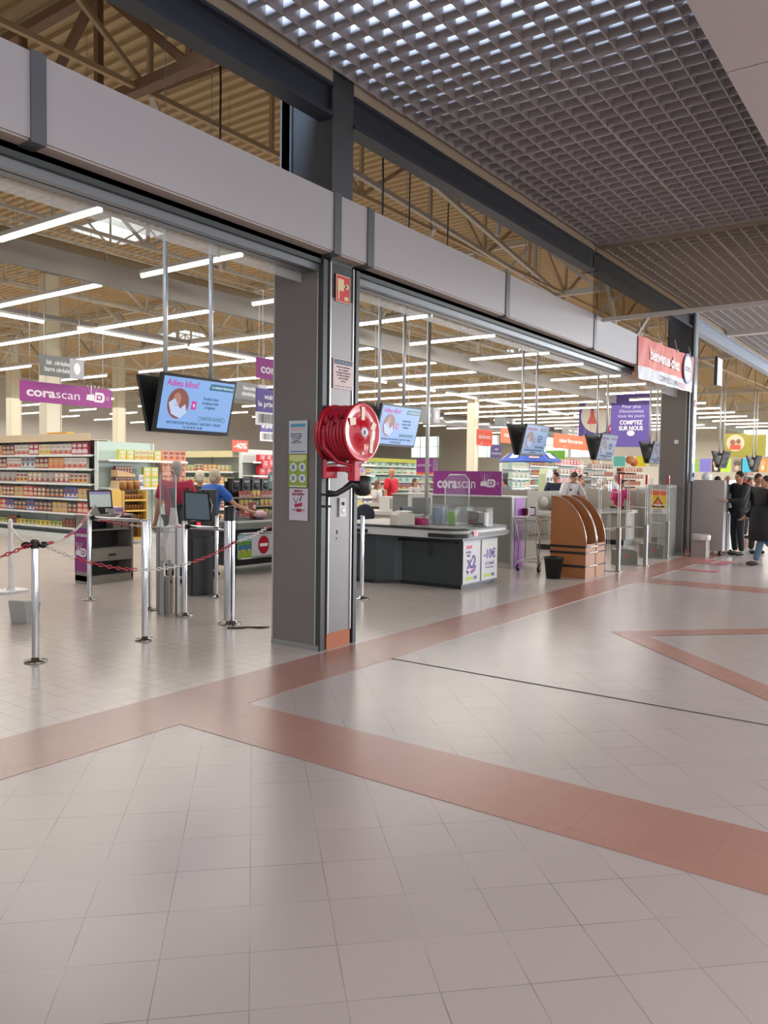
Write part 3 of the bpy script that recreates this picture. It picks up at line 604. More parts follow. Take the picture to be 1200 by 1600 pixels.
b.box(-.08, .01, -.007, -.004, -.02, .09, cr); b.box(-.075, -.055, -.007, -.004, -.1, -.02, cr); b.box(.01, .055, -.007, -.004, .02, .04, cr); b.prism([(.05, .0), (.08, .015), (.085, .045), (.05, .06), (.03, .03)], -.007, -.004, cr, 'y'); b.box(.02, .08, -.007, -.004, -.1, -.065, cr); b.obj('pictogram', s)
s = sheet((5.91, 4.742, 2.59), .30, .28, M('c9b2ae', .5), 'pinkish information notice with a blue heading on the pillar above the hose reel')
rects(s, 'heading', [(0, .11, .27, .045, '2a4258')]); text('i n f o s', .03, M('b9c4cc', .5), s, 0, -.007, .11, width=.2)
text('Nous vous informons\nque ce magasin\nest équipé d\'un système\nde vidéo surveillance\npour la sécurité\nde tous', .026, M('5b5a66', .6), s, 0, -.005, .0, width=.22); rects(s, 'foot_line', [(-.08, -.115, .1, .006, '4d5060'), (.08, -.115, .1, .006, '4d5060'), (0, -.115, .02, .012, '4d5060')])
s = sheet((5.598, 5.02, 1.99), .23, .31, M('c8ccd2', .5), 'white notice with a light blue heading, topmost of the sheets on the pillar side', rz=FX)
rects(s, 'heading', [(0, .11, .18, .03, '5aa0b8'), (0, .075, .16, .01, 'd9a58e')]); text('Information clients\nhoraires du magasin\nouvert du lundi\nau samedi\nde 8h30 à 21h30', .02, M('5d636b', .6), s, -.02, -.006, -.01, width=.14); rects(s, 'foot_line', [(0, -.135, .19, .008, '44649a')])
s = sheet((5.598, 5.02, 1.675), .23, .31, M('93a83e', .5), 'green poster with four white round pictograms, middle sheet on the pillar side', 'poster', rz=FX, name='poster')
b = B()
for x, z in ((-.055, .035), (.055, .035), (-.055, -.07), (.055, -.07)): b.prism([(x+.042*math.cos(a*PI/10), z+.042*math.sin(a*PI/10)) for a in range(20)], -.006, -.004, M('d9dde0', .5), 'y'); b.box(x-.016, x+.016, -.008, -.006, z-.02, z+.02, M('7a86a8', .5))
b.prism([(-.105, .15), (-.105, .1), (-.03, .085), (.05, .09), (.105, .11), (.105, .15)], -.006, -.004, M('d3d48c', .5), 'y'); b.box(-.1, .1, -.006, -.004, -.15, -.14, WHITE); b.obj('pictograms', s)
s = sheet((5.598, 5.01, 1.36), .23, .30, M('cfc8d0', .5), 'pale poster with crimson heading and basket drawing, lowest sheet on the pillar side', 'poster', rz=FX, name='poster')
text('BESOIN DE\nBRAS OUVERTS ?', .03, M('a02848', .5), s, -.0, -.006, .11, width=.15, bold=.03)
b = B(); b.prism([(-.05, .0), (.05, .02), (.045, -.015), (-.04, -.03)], -.006, -.004, M('b02848', .5), 'y'); b.tube([(-.06, -.005, .06), (-.03, -.005, .01), (0, -.005, .06)], .004, M('3a3a40', .5), 4); b.tube([(.04, -.005, .08), (.02, -.005, .03)], .006, M('3a3a40', .5), 4); b.box(-.08, .08, -.006, -.004, -.06, -.045, M('8b8f98', .5)); b.box(-.02, .04, -.007, -.004, -.07, -.04, M('b02848', .5)); b.obj('drawing', s)
t = thing('call_point', (5.92, 4.745, 1.335), 'small white key switch plate low on the front of the pillar', 'switch'); b = B(); b.box(-.05, .05, -.012, 0, -.09, .09, M('c9c6c4', .35)); b.obj('plate', t)
b = B(); b.lathe([(0, -.022), (.016, -.022), (.016, -.012)], BLACK, c=(0, 0, .035), n=12, axis='y'); b.obj('lock', t); b = B(); b.lathe([(0, -.016), (.028, -.016), (.03, -.012)], M('e2e0dc', .4), c=(0, 0, -.035), n=16, axis='y'); b.obj('round_label', t)
b = B(); b.box(5.70, 5.74, 4.735, 4.745, 1.62, 1.72, M('b59a92', .5)); props(b.obj('label_plate'), 'tiny pale label plate beside the hose reel bracket', 'label')

# ================================================================ CHECKOUT 32
def rrect(x0, x1, y0, y1, r, n=6, corners=(1, 1, 1, 1)):
    out = []
    for k, (cx, cy_, a0) in enumerate(((x1-r, y1-r, 0), (x0+r, y1-r, PI/2), (x0+r, y0+r, PI), (x1-r, y0+r, 1.5*PI))):
        if corners[k]: out += [(cx+r*math.cos(a0+i*PI/2/n), cy_+r*math.sin(a0+i*PI/2/n)) for i in range(n+1)]
        else: out.append(((x1, y1), (x0, y1), (x0, y0), (x1, y0))[k])
    return out
TG = M('2b3434', .35); TW = M('bdbdb8', .35)
t = thing('checkout_counter', (9.98, 5.76, 0), 'dark green checkout counter 32 with a rounded pale edge band and two offer posters', 'checkout')
b = B(); b.box(0, 1.08, 0, 1.35, .06, .80, TG); b.prism([(-.28, 1.35), (-.12, 1.12), (0, 1.05), (1.05, 1.05), (1.05, 2.2), (-.28, 2.2)], .06, .80, TG); b.obj('cabinet', t)
b = B(); b.prism([(.03, .03), (1.05, .03), (1.05, 2.15), (-.25, 2.15), (-.25, 1.4), (.03, 1.1)], 0, .06, BLACK); b.obj('plinth', t)
b = B(); b.prism(rrect(-.36, 1.28, -.16, 2.3, .3, 8, (0, 0, 1, 1)), .76, .875, TW); b.obj('edge_band', t)
b = B(); b.prism(rrect(-.375, 1.295, -.175, 2.32, .31, 8, (0, 0, 1, 1)), .875, .90, BLACK); b.prism(rrect(-.3, 1.2, -.1, 2.25, .28, 8, (0, 0, 1, 1)), .90, .908, M('6f706c', .4)); b.obj('worktop', t)
b = B(); pb = rrect(-.385, 1.305, -.185, .7, .32, 8); 
o_ = [p for p in rrect(-.385, 1.305, -.185, 3.7, .32, 8) if p[1] < 1.0]; o_.sort(key=lambda p: math.atan2(p[1]-.5, p[0]-.5)); b.prism(rrect(-.39, 1.31, -.19, .35, .26, 8, (0, 0, 1, 1)), .775, .83, BLACK); b.box(-.40, -.36, 1.45, 2.25, .775, .83, BLACK); b.obj('bumper', t)
b = B(); b.box(-.03, .10, -.196, -.19, .79, .865, RED); nb = b.obj('number_plate', t); text('32', .055, WHITE, nb, .035, -.198, .828, bold=.02)
b = B(); b.tube([(-.06, .1, .68), (-.06, 1.3, .68)], .014, BLACK, 8); b.tube([(-.06, .1, .68), (0, .1, .68)], .012, BLACK, 8); b.tube([(-.06, .55, .68), (-.03, .55, .45)], .008, BLACK, 8); b.obj('bag_rail', t)
for i, (x, lab) in enumerate(((.26, 'x2'), (.81, '-10'))):
    b = B(); b.box(x-.25, x+.25, -.008, 0, .08, .70, M('c9c9cc', .4)); pn = b.obj('offer_poster', t)
    vio = M('5b3a8c', .5)
    if i == 0:
        rects(pn, 'tag', [(x-.08, .61, .17, .05, 'd8566a')], -.010); text('x2', .26, vio, pn, x, -.011, .38, bold=.03); text('VOTRE\nMISE', .05, vio, pn, x-.1, -.011, .51)
        b = B(); b.prism([(x-.17, .25), (x-.1, .21), (x-.08, .25), (x-.14, .28)], -.01, -.008, BLACK, 'y'); b.prism([(x-.05, .25), (x+.1, .3), (x+.12, .26), (x, .21)], -.01, -.008, M('a04a9a', .5), 'y'); b.obj('ribbon', pn)
    else:
        text('-10€', .19, vio, pn, x, -.011, .47, bold=.02); text('à Créteil', .075, vio, pn, x, -.011, .33); text('sur vos courses', .04, vio, pn, x, -.011, .27); rects(pn, 'tag', [(x, .62, .12, .02, 'b5c83a')], -.010)
    rects(pn, 'foot_tag', [(x-.07, .15, .2, .045, 'b5c83a'), (x+.11, .15, .1, .05, '4d5462')], -.010)
t = thing('cash_monitor', (10.85, 7.05, .91), 'boxy off-white cash register monitor on counter 32', 'monitor', rz=-.55)
b = B(); b.box(-.2, .2, 0, .08, .08, .42, M('d6d3ca', .5)); b.prism([(-.17, .08), (.17, .08), (.1, .3), (-.1, .3)], .1, .38, M('d6d3ca', .5)); b.obj('housing', t)
b = B(); b.box(-.16, .16, -.004, 0, .12, .38, M('6f7368', .25)); b.obj('display', t); b = B(); b.box(-.1, .1, .0, .2, 0, .08, M('a9a59b', .5)); b.obj('foot', t)
t = thing('ticket_printer', (9.66, 6.75, .91), 'beige ticket printer on counter 32', 'printer', rz=-.4)
b = B(); b.prism([(0, 0), (.3, 0), (.3, .17), (.05, .2), (0, .15)], -.1, .12, M('b9b3a3', .5), 'y'); b.obj('body', t); b = B(); b.box(.08, .26, -.08, .1, .19, .21, M('d9d5cc', .5)); b.obj('paper_slot', t)
t = thing('keyboard_unit', (10.15, 6.75, .91), 'black keyboard and magenta card reader on counter 32', 'keyboard'); b = B(); b.box(-.2, .3, -.1, .15, 0, .05, BLACK); b.box(-.05, .3, .16, .2, .05, .25, BLACK); b.obj('keyboard', t); b = B(); b.box(-.12, .06, -.25, -.1, 0, .1, M('b0306a', .4)); b.obj('card_reader', t)
def clear_box(x, y, wd, dp, h, label, fill=None, z=.91):
    t = thing('leaflet_holder', (x, y, z), label, 'leaflet holder', rz=FX)
    b = B(); th = .006
    b.box(-wd/2, wd/2, -dp/2, -dp/2+th, 0, h, CLEAR); b.box(-wd/2, wd/2, dp/2-th, dp/2, 0, h, CLEAR); b.box(-wd/2, -wd/2+th, -dp/2, dp/2, 0, h, CLEAR); b.box(wd/2-th, wd/2, -dp/2, dp/2, 0, h, CLEAR); b.box(-wd/2, wd/2, -dp/2, dp/2, 0, th, CLEAR); b.obj('acrylic_box', t)
    if fill: b = B(); b.box(-wd/2+.03, wd/2-.03, -.03, .03, .01, h*.85, fill); b.obj('leaflet_stack', t)
    return t
clear_box(10.5, 6.5, .24, .2, .3, 'clear leaflet holder with a pale blue sheet on counter 32', M('8f9bb0', .5)); clear_box(10.45, 6.22, .17, .18, .24, 'clear holder with bright green leaflets on counter 32', M('7fb62e', .5))
q = clear_box(10.45, 5.75, .34, .2, .28, 'clear box holding dark and white magazines at the rounded end of counter 32'); b = B()
b.box(-.15, .0, -.07, .06, .01, .22, M('7a7470', .5)); b.box(.02, .12, -.07, .06, .01, .2, M('a8a3a0', .5)); b.box(-.14, -.02, -.08, -.07, .06, .1, M('7a1c20', .5)); b.box(-.14, .1, -.078, -.07, .02, .05, M('2b1c1a', .5)); b.obj('magazine', q)
clear_box(10.45, 6.02, .18, .2, .28, 'empty clear box between the green leaflets and the magazines')
t = thing('bag_scale_arch', (11.05, 6.5, .91), 'clear acrylic arch screen standing on counter 32', 'screen guard', rz=FX); b = B(); b.prism([(-.22, 0), (.22, 0), (.22, .68), (.14, .76), (-.14, .76), (-.22, .68)], -.005, .005, CLEAR, 'y'); b.obj('pane', t)
b = B(); b.tube([(-.22, 0, 0), (-.22, 0, .68), (-.14, 0, .76), (.14, 0, .76), (.22, 0, .68), (.22, 0, 0)], .01, M('c2ccca', .2, .2), 8); b.obj('rim', t)
def chair(x, y, rz, label):
    t = thing('office_chair', (x, y, 0), label, 'chair', 'cashier chairs', rz); f = M('2c3136', .8)
    b = B(); b.ball((0, 0, .62), (.24, .24, .05), f); b.obj('seat', t); b = B(); b.ball((0, .2, .93), (.2, .05, .2), f); b.bar((0, .2, .8), (0, .1, .6), .04, BLACK); b.obj('backrest', t)
    b = B(); b.tube([(0, 0, .1), (0, 0, .6)], .025, CHROME); b.obj('column', t)
    for k in range(5): a = k*2*PI/5; b = B(); b.bar((0, 0, .1), (.28*math.cos(a), .28*math.sin(a), .07), .04, BLACK); b.ball((.28*math.cos(a), .28*math.sin(a), .03), .03, BLACK, 8, 5); b.obj('leg', t)
    return t
chair(10.0, 8.6, .6, 'dark upholstered cashier chair beside counter 32, its back towards the entrance'); chair(11.45, 8.75, 2.6, 'dark upholstered cashier chair behind the cash register monitor')

# grey partition with purple end and the lettered purple board on top
t = thing('checkout_partition', (12.86, 6.43, 0), 'grey checkout partition with a bright purple end post', 'partition')
b = B(); b.box(0, .6, .02, 2.6, .1, 1.27, M('77756d', .5)); b.box(0, .6, .02, 2.6, 0, .1, M('99968e', .5)); b.obj('body', t)
b = B(); b.box(-.02, .62, 0, 2.62, 1.27, 1.30, M('a5a39c', .4)); b.obj('top', t)
b = B(); b.box(-.015, .12, -.012, .02, .0, 1.27, M('8b8a86', .4)); b.box(.10, .46, -.02, .02, 0, 1.27, M('a24fb4', .5)); b.obj('end_post', t)
def board(loc, wd, ht, words, label, rz=FX, m=PURPLE, wm=WG, icon=True, name='hanging_sign', wires=0, two=False):
    t = thing(name, loc, label, 'sign', rz=rz); b = B(); b.box(-wd/2, wd/2, -.012, .012, -ht/2, ht/2, m); b.obj('panel', t)
    if words:
        text('cora', ht*.62, wm, t, -wd*.29, -.014, -ht*.03, width=wd*.30, bold=.03); text('scan', ht*.62, wm, t, wd*.0, -.014, -ht*.03, width=wd*.26)
    if icon:
        scan_icon(t, wd*.32, 0, wd*.24, wm, -.016)
    if wires:
        b = B()
        for x in (-wd*.4, wd*.4): b.bar((x, 0, ht/2), (x, 0, ht/2+wires), .006, STEELG)
        b.obj('wire', t)
    return t
board((12.9, 7.38, 1.525), 1.45, .44, 1, 'purple lettered board standing on the grey checkout partition', name='self_scan_board')
# hanging purple banners of the self-scan zone
p = at_y(106, 617, 15.5); board((p.x, 15.5, p.z), 2.15, .42, 1, 'long purple hanging banner in front of the biscuit shelves', rz=0, wires=2.4)
p = at_y(402, 574, 9.9); board((p.x+.75, 9.9, p.z), 1.55, .36, 1, 'purple hanging banner half hidden behind the grey pillar side', rz=0, wires=2.4)
p = at_y(612, 675, 9.9); board((p.x, 9.9, p.z-.05), 1.55, .5, 1, 'purple hanging banner hidden behind the screens by the hose reel', rz=0, wires=2.4)
t = thing('small_counter_sign', (13.9, 8.9, 1.72), 'small purple box sign above the lettered purple board', 'sign', rz=FX); b = B(); b.box(-.2, .2, -.1, .1, 0, .28, PURPLE); b.obj('panel', t); text('corascan', .08, WL, t, 0, -.104, .15, width=.32); b = B(); b.box(-.2, .2, -.1, .1, -.05, 0, ORANGE); b.tube([(0, 0, -1.7), (0, 0, -.05)], .02, STEELG); b.obj('stem', t)

# card terminal arm, cart, bin, leaflet rack
t = thing('payment_terminal', (13.25, 6.35, .98), 'dark card payment terminal on an arm beside the purple post', 'terminal'); b = B(); b.box(0, .3, -.05, .05, -.02, .1, M('6a2030', .4)); b.box(.3, .42, -.06, .05, -.06, .12, BLACK); b.obj('arm', t)
t = thing('shopping_cart', (13.1, 6.0, 0), 'wire shopping cart parked between the purple post and the leaflet rack', 'shopping cart', rz=0.)
wire = M('a9a9a4', .25, .8); b = B()
for k in range(11):
    z = .55+k*.032; e = k*.008; b.tube([(-.42-e, -.2, z), (.42+e, -.24, z), (.42+e, .24, z), (-.42-e, .2, z)], .003, wire, 5, closed=True)
for k in range(22): x = -.42+k*.04; b.tube([(x, -.22, .55), (x*1.1, -.24, .88)], .003, wire, 4); b.tube([(x, .22, .55), (x*1.1, .24, .88)], .003, wire, 4)
for k in range(8): y = -.2+k*.057; b.tube([(-.42, y, .88), (-.42, y, .55), (.42, y, .55), (.45, y, .88)], .003, wire, 4)
b.tube([(-.5, -.23, .9), (.48, -.26, .9), (.48, .26, .9), (-.5, .23, .9)], .009, wire, 6, closed=True); b.obj('basket', t)
b = B(); b.tube([(-.58, -.24, .96), (-.58, .24, .96)], .016, M('d0d0cc', .3)); b.obj('handle', t)
b = B()
for y in (-.2, .2): b.tube([(-.56, y, .96), (-.4, y, .52), (-.45, y, .18), (.4, y, .2), (.42, y, .12)], .011, wire, 8); b.tube([(.3, y, .62), (.38, y, .2)], .011, wire, 8); b.tube([(-.45, y, .18), (-.42, y, .1)], .011, wire, 8)
b.tube([(-.45, -.2, .18), (-.45, .2, .18)], .01, wire); b.obj('chassis', t)
for x, y in ((-.42, -.2), (-.42, .2), (.42, -.18), (.42, .18)): b = B(); b.lathe([(.0, -.015), (.055, -.015), (.06, 0), (.055, .015), (0, .015)], BLACK, c=(x, y, .06), n=16, axis='y'); b.obj('wheel', t)
t = thing('waste_bin', (12.15, 5.3, 0), 'small black waste bin beside the wooden leaflet rack', 'bin'); b = B(); b.lathe([(0, .005), (.115, .005), (.155, .33), (.165, .33), (.165, .35), (.145, .35), (.11, .02), (0, .02)], M('1d1f20', .5), n=26); b.obj('body', t)
WO, WI = M('9c6438', .5, var=.12, bscale=4), M('87482a', .5, var=.1, bscale=4)
t = thing('leaflet_rack', (12.39, 4.85, 0), 'wooden leaflet rack with three curved fins and black and chrome bands', 'rack')
def fin(x):
    b = B(); arc = [(.62-.62*math.cos(a*PI/24), .52+.83*math.sin(a*PI/24)) for a in range(13)]
    b.prism([(.0, 0), (.62, 0), (.62, 1.35)]+arc[::-1][1:], x, x+.022, WO, 'x')
    b.tube([(x+.011, y-.004, z+.002) for y, z in arc], .009, M('c9c4c0', .3, .6), 6); b.obj('fin', t)
for x in (0, .43, .47, .86): fin(x)
b = B(); b.box(.022, .88, .58, .6, .5, 1.34, WI); b.obj('back_board', t)
for x in (.02, .49):
    b = B(); b.box(x, x+.39, .0, .02, 0, .56, WO); b.box(x, x+.39, .02, .6, .44, .46, WI); b.obj('front_box', t)
b = B()
for z in (.18, .4, .5): b.box(-.012, .0, -.0, .62, z, z+.035, BLACK); b.tube([(-.012, -.012, z+.017), (.89, -.012, z+.017)], .012, M('cfcfcf', .15, .9), 8)
b.obj('banding', t)
random.seed(3)
for k in range(5):
    for x in (.08, .58):
        b = B(); b.box(0, .15, 0, .012, 0, .2, M(random.choice(['d0cdd2', 'b8b2b8', '8d8d98', 'c9b8a8']), .5)); b.box(.02, .13, -.001, .0, .12, .17, M(random.choice(['7a3a4a', '44546a', '3f4a4f']), .5))
        props(b.obj('leaflet', loc=(12.39+x+.03*k, 4.93+.03*k, .46)), 'small printed leaflet in the wooden rack', 'leaflet', 'leaflets in the wooden rack')

# exit antennas, pedestals, booth and cash machine by the far pillar
for i, (px, py, lb) in enumerate(((960, 893, 'nearest to the leaflet rack'), (1003, 884, 'in the middle of the row'), (1037, 873, 'closest to the far pillar'))):
    p = at_z(px, py); t = thing('exit_antenna', (p.x, p.y, 0), 'tall clear exit antenna with a red cap, '+lb, 'security gate', 'exit antennas', rz=PI/2)
    b = B()
    for x in (-.05, .3): b.box(x-.02, x+.02, -.02, .02, .1, 1.66, CLEAR, bev=.01); b.tube([(x-.02, -.02, .1), (x-.02, -.02, 1.66)], .006, M('cdd4d2', .25, .2), 6); b.tube([(x+.02, -.02, .1), (x+.02, -.02, 1.66)], .006, M('cdd4d2', .25, .2), 6)
    b.box(.1, .14, -.012, .012, .2, 1.6, CLEAR); b.obj('acrylic_frame', t)
    b = B()
    for z in (.72, 1.1, 1.4): b = B(); b.tube([(-.05, 0, z), (.3, 0, z+.02)], .01, M('c6cac8', .3), 6); b.obj('crossbar', t)
    b = B(); b.box(-.07, -.03, -.028, .028, 1.54, 1.72, M('b01c30', .4)); b.obj('red_cap', t)
    b = B(); b.box(-.09, -.03, -.04, .04, 0, .78, M('8a8b88', .4, .4)); b.box(-.12, .36, -.05, .05, 0, .012, STEELG); b.obj('post', t)
for i, (x, y) in enumerate(((15.05, 5.12), (16.8, 5.15))):
    t = thing('gate_pedestal', (x, y, 0), 'low olive grey gate pedestal with a small red mark, '+('in front of the till side' if i == 0 else 'next to the warning-sign booth'), 'pedestal', rz=-.84)
    b = B(); b.prism([(-.22, 0), (.22, 0), (.22, .25), (.12, .29), (-.1, .31), (-.22, .29)], -.1, .1, M('6a6b62', .45), 'y'); b.obj('body', t)
    b = B(); b.prism([(.0, .17), (.04, .18), (.05, .22), (.02, .2)], -.104, -.1, RED, 'y'); b.prism([(-.01, .13), (.03, .12), (.04, .16), (.0, .17)], -.104, -.1, RED, 'y'); b.obj('red_mark', t)
for z, lb in ((.95, 'upper'), (.62, 'lower')):
    b = B(); b.tube([(12.9, 6.1, z), (16.8, 5.6, z)], .018, M('d6d6d0', .25, .7), 10); props(b.obj('guide_rail'), lb+' of the two pale guide rails behind the exit antennas', 'rail')
t = thing('control_booth', (17.35, 4.95, 0), 'grey control cabinet with a yellow and orange warning sign', 'cabinet')
b = B(); b.box(0, .5, 0, .46, 0, 1.45, M('989a94', .45)); b.prism(rrect(-.02, .5, -.02, .5, .1), 1.45, 1.52, M('a9aba5', .4)); b.obj('body', t)
b = B(); b.box(-.004, 0, .0, .46, .38, .385, BLACK); b.box(-.02, -.004, .26, .36, .3, .38, M('7a6a68', .5)); b.obj('panel_joint', t)
s = thing('warning_sign', (17.345, 5.2, 1.17), 'white warning sign with orange top, yellow field and black triangle', 'sign', rz=FX)
b = B(); b.box(-.18, .18, -.004, 0, -.27, .27, M('d0cecb', .5)); b.obj('sheet', s)
b = B(); b.box(-.17, .17, -.006, -.004, .13, .25, M('e0663c', .5)); b.box(-.17, .17, -.006, -.004, -.15, .13, M('e0b53a', .5)); b.obj('colour_field', s)
b = B(); b.prism([(-.14, -.13), (.14, -.13), (0, .1)], -.008, -.006, BLACK, 'y'); b.prism([(-.10, -.105), (.10, -.105), (0, .06)], -.010, -.008, M('e07a3a', .5), 'y'); b.box(-.07, .07, -.012, -.010, -.1, -.07, WHITE); b.obj('triangle', s)
text('ALARME\nANTIVOL', .04, BLACK, s, 0, -.006, -.21, width=.2)
t = thing('cash_machine', (18.2, 4.06, 0), 'tall pale grey cash machine cabinet on black castors', 'cash machine')
b = B(); b.box(0, .06, -.0, .66, .1, 1.64, M('a29a96', .45)); b.box(.06, 1.15, 0, .66, .1, 1.64, M('c9cacb', .4)); b.obj('cabinet', t)
b = B(); b.box(.25, 1.05, -.02, 0, .95, 1.55, M('6a6c70', .4)); b.box(.3, 1.0, -.03, -.02, .1, .9, M('d4d8dc', .4)); b.obj('front_recess', t)
for x in (.05, 1.05):
    for y in (.05, .6): b = B(); b.lathe([(0, -.025), (.05, -.025), (.05, .025), (0, .025)], BLACK, c=(x, y, .05), n=14, axis='y'); b.bar((x, y, .08), (x, y, .11), .05, BLACK); b.obj('castor', t)
b = B(); b.ball((18.5, 4.5, 1.71), (.11, .11, .1), WHITE); b.box(18.42, 18.6, 4.42, 4.58, 1.64, 1.7, WHITE); props(b.obj('plastic_bag'), 'crumpled white plastic bag on top of the cash machine', 'bag')
t = thing('clear_bin', (17.75, 4.4, 0), 'translucent waste bin with a bag liner beside the cash machine', 'bin')
b = B(); b.prism([(-.15, -.15), (.15, -.15), (.15, .15), (-.15, .15)], 0, .46, M('8f8884', .4)); b.obj('body', t); b = B(); b.lathe([(.205, .36), (.21, .45), (.2, .48), (.19, .46)], M('b8b2ae', .35), n=8); b.obj('liner', t)

# banner at the end of the fascia
t = thing('welcome_banner', (13.95, 4.58, 3.78), 'red and white fabric banner wishing shoppers welcome, hung on the fascia end', 'banner')
BR = M('d0604f', .6, bump=.15, bscale=5); b = B(); n = 14; vs = []
for j, z in enumerate((-.38, -.15, .36)):
    for i in range(n+1): vs.append((3.5*i/n, .02*math.sin(i*1.9+j), z+.005*i-.0*(j)))
b.add(vs[:2*(n+1)], [(i, i+1, n+2+i, n+1+i) for i in range(n)], M('cfd3da', .6)); b.add(vs[n+1:], [(i, i+1, n+2+i, n+1+i) for i in range(n)], BR); b.obj('cloth', t)
text('bienvenue chez', .3, M('ecdcdc', .5), t, 1.45, -.03, .11, width=1.85, bold=.03)
b = B(); cx, cz = 2.98, .13; b.prism([(cx+.31*math.cos(a*PI/14), cz+.31*math.sin(a*PI/14)) for a in range(28)], -.032, -.028, M('4d5a8c', .5), 'y'); b.prism([(cx+.255*math.cos(a*PI/14), cz+.255*math.sin(a*PI/14)) for a in range(28)], -.036, -.032, M('e6e4ea', .5), 'y'); b.obj('round_logo', t)
text('cora', .22, M('7a7488', .5), t, cx, -.04, cz, width=.42)
text('COMPTEZ SUR', .14, M('3c4048', .5), t, 1.75, -.03, -.25, width=1.1); text('NOUS', .14, M('c0446a', .5), t, 2.62, -.03, -.25, width=.5)
for x in (.1, 1.2, 2.3, 3.3): b = B(); b.ball((x, 0, .4), .03, WHITE, 8, 6); b.bar((x, 0, .4), (x, .05, .62), .008, WHITE); b.obj('hanger', t)
# metal downpipe by the first pillar
b = B()
for k in range(6): b.box(6.10+k*.055, 6.15+k*.055, 5.6, 5.75, 4.0, 6.2, M('a5a8ad', .3, .5))
b.box(6.1, 6.42, 5.62, 5.73, 4.0, 6.2, M('8f9298', .3, .5)); props(b.obj('ribbed_duct'), 'ribbed silver vertical duct behind the head of the hose reel pillar', 'duct')
# signage column on the far pillar's front
t = thing('opening_panel', (18.0, 4.70, 0), 'narrow blue and white sticker column on the front of the far pillar', 'sign')
b = B(); b.box(0, .22, -.01, .03, 1.6, 5.3, M('aebac8', .3)); b.obj('panel', t)
rects(t, 'sticker', [(.11, 1.85, .18, .3, '4a6fae'), (.11, 2.15, .16, .12, 'd3d8e2'), (.11, 2.45, .15, .15, '6f8fc4'), (.11, 2.75, .15, .2, 'c9b040'), (.11, 2.95, .12, .1, 'a85a6a'), (.11, 1.75, .1, .08, 'dde0e6')], -.015)
b = B(); b.lathe([(.05, -.016), (.08, -.016), (.08, -.01), (.05, -.01)], M('c43a5a', .4), c=(.1, 0, 3.3), n=20, axis='y'); b.obj('no_entry_sticker', t)
b = B(); b.box(18.35, 18.75, 4.3, 4.36, 3.72, 4.3, M('d8dbe0', .4)); b.box(18.3, 18.35, 4.3, 4.36, 3.7, 4.32, M('3a4048', .4)); props(b.obj('light_box'), 'white square light box sticking out beside the far pillar', 'sign')
b = B(); b.box(17.82, 17.85, 4.95, 5.03, 2.42, 2.5, WHITE); props(b.obj('call_button'), 'small white square unit on the side of the far pillar', 'button')
# floor stickers near the cash machine
for i, (pa, pb) in enumerate((((1060, 890), (1125, 893)), ((1085, 880), (1150, 878)))):
    a, c = at_z(*pa), at_z(*pb); b = B(); b.box(min(a.x, c.x), max(a.x, c.x), min(a.y, c.y), max(a.y, c.y), .004, .006, M('b86a70', .4)); b.box(min(a.x, c.x)+.1, max(a.x, c.x)-.1, min(a.y, c.y)+.25, max(a.y, c.y)-.25, .006, .007, M('c9b0ac', .4)); o = b.obj('floor_sticker'); props(o, 'faded red lettered sticker on the mall floor, '+('nearer one' if i == 0 else 'one beside the cash machine'), 'sticker')

# ================================================================ GONDOLAS AND GOODS
PK = {}
def packet(c1, c2, wd, h, dp, kind='box'):
    key = (c1, c2, wd, h, dp, kind)
    if key in PK: return PK[key]
    b = B(); m1, m2, m3 = M(c1, .45), M(c2, .45), M(('cfc8bc', 'b89a7a', '8a4a3c', 'c9b9a0', 'a8a4a0')[(ord(c1[1])+ord(c2[2])) % 5], .5)
    if kind == 'bag':
        b.prism([(-wd/2*.8, 0), (wd/2*.8, 0), (wd/2, h*.2), (wd/2*.95, h*.8), (wd/2, h), (-wd/2, h), (-wd/2*.95, h*.8), (-wd/2, h*.2)], -dp/2, dp/2, m1, 'y'); b.ball((0, -dp/2, h*.45), (wd*.32, .02, h*.22), m2, 10, 6)
        b.box(-wd*.3, wd*.3, -dp/2-.012, -dp/2, h*.72, h*.84, m3)
    elif kind == 'bottle':
        b.lathe([(0, 0), (wd/2, .0), (wd/2, h*.62), (wd*.2, h*.78), (wd*.2, h)], m1, n=10); b.lathe([(wd/2+.002, h*.2), (wd/2+.002, h*.5)], m2, n=10); b.lathe([(wd*.22, h*.9), (wd*.22, h), (0, h)], m3, n=8)
    elif kind == 'jar':
        b.lathe([(0, 0), (wd/2, .0), (wd/2, h*.8), (wd*.42, h*.84)], m1, n=10); b.lathe([(wd*.44, h*.82), (wd*.44, h), (0, h)], m2, n=10)
    else:
        b.box(-wd/2, wd/2, -dp/2, dp/2, 0, h, m1); y = -dp/2
        b.box(-wd/2, wd/2, y-.002, y, h*.12, h*.42, m2); b.box(-wd*.36, wd*.36, y-.004, y-.002, h*.62, h*.85, m3)
        b.prism([(wd*.28*math.cos(a*PI/5), h*.34+h*.16*math.sin(a*PI/5)) for a in range(10)], y-.006, y-.004, m3 if kind == 'box' else m2, 'y')
    me = b.obj('product_proto'); d = me.data; bpy.data.objects.remove(me); PK[key] = d; return d
def put(name, data, loc, rz, label, cat, group):
    o = bpy.data.objects.new(name, data); COL.objects.link(o); o.location = loc; o.rotation_euler = (0, 0, rz); props(o, label, cat, group)
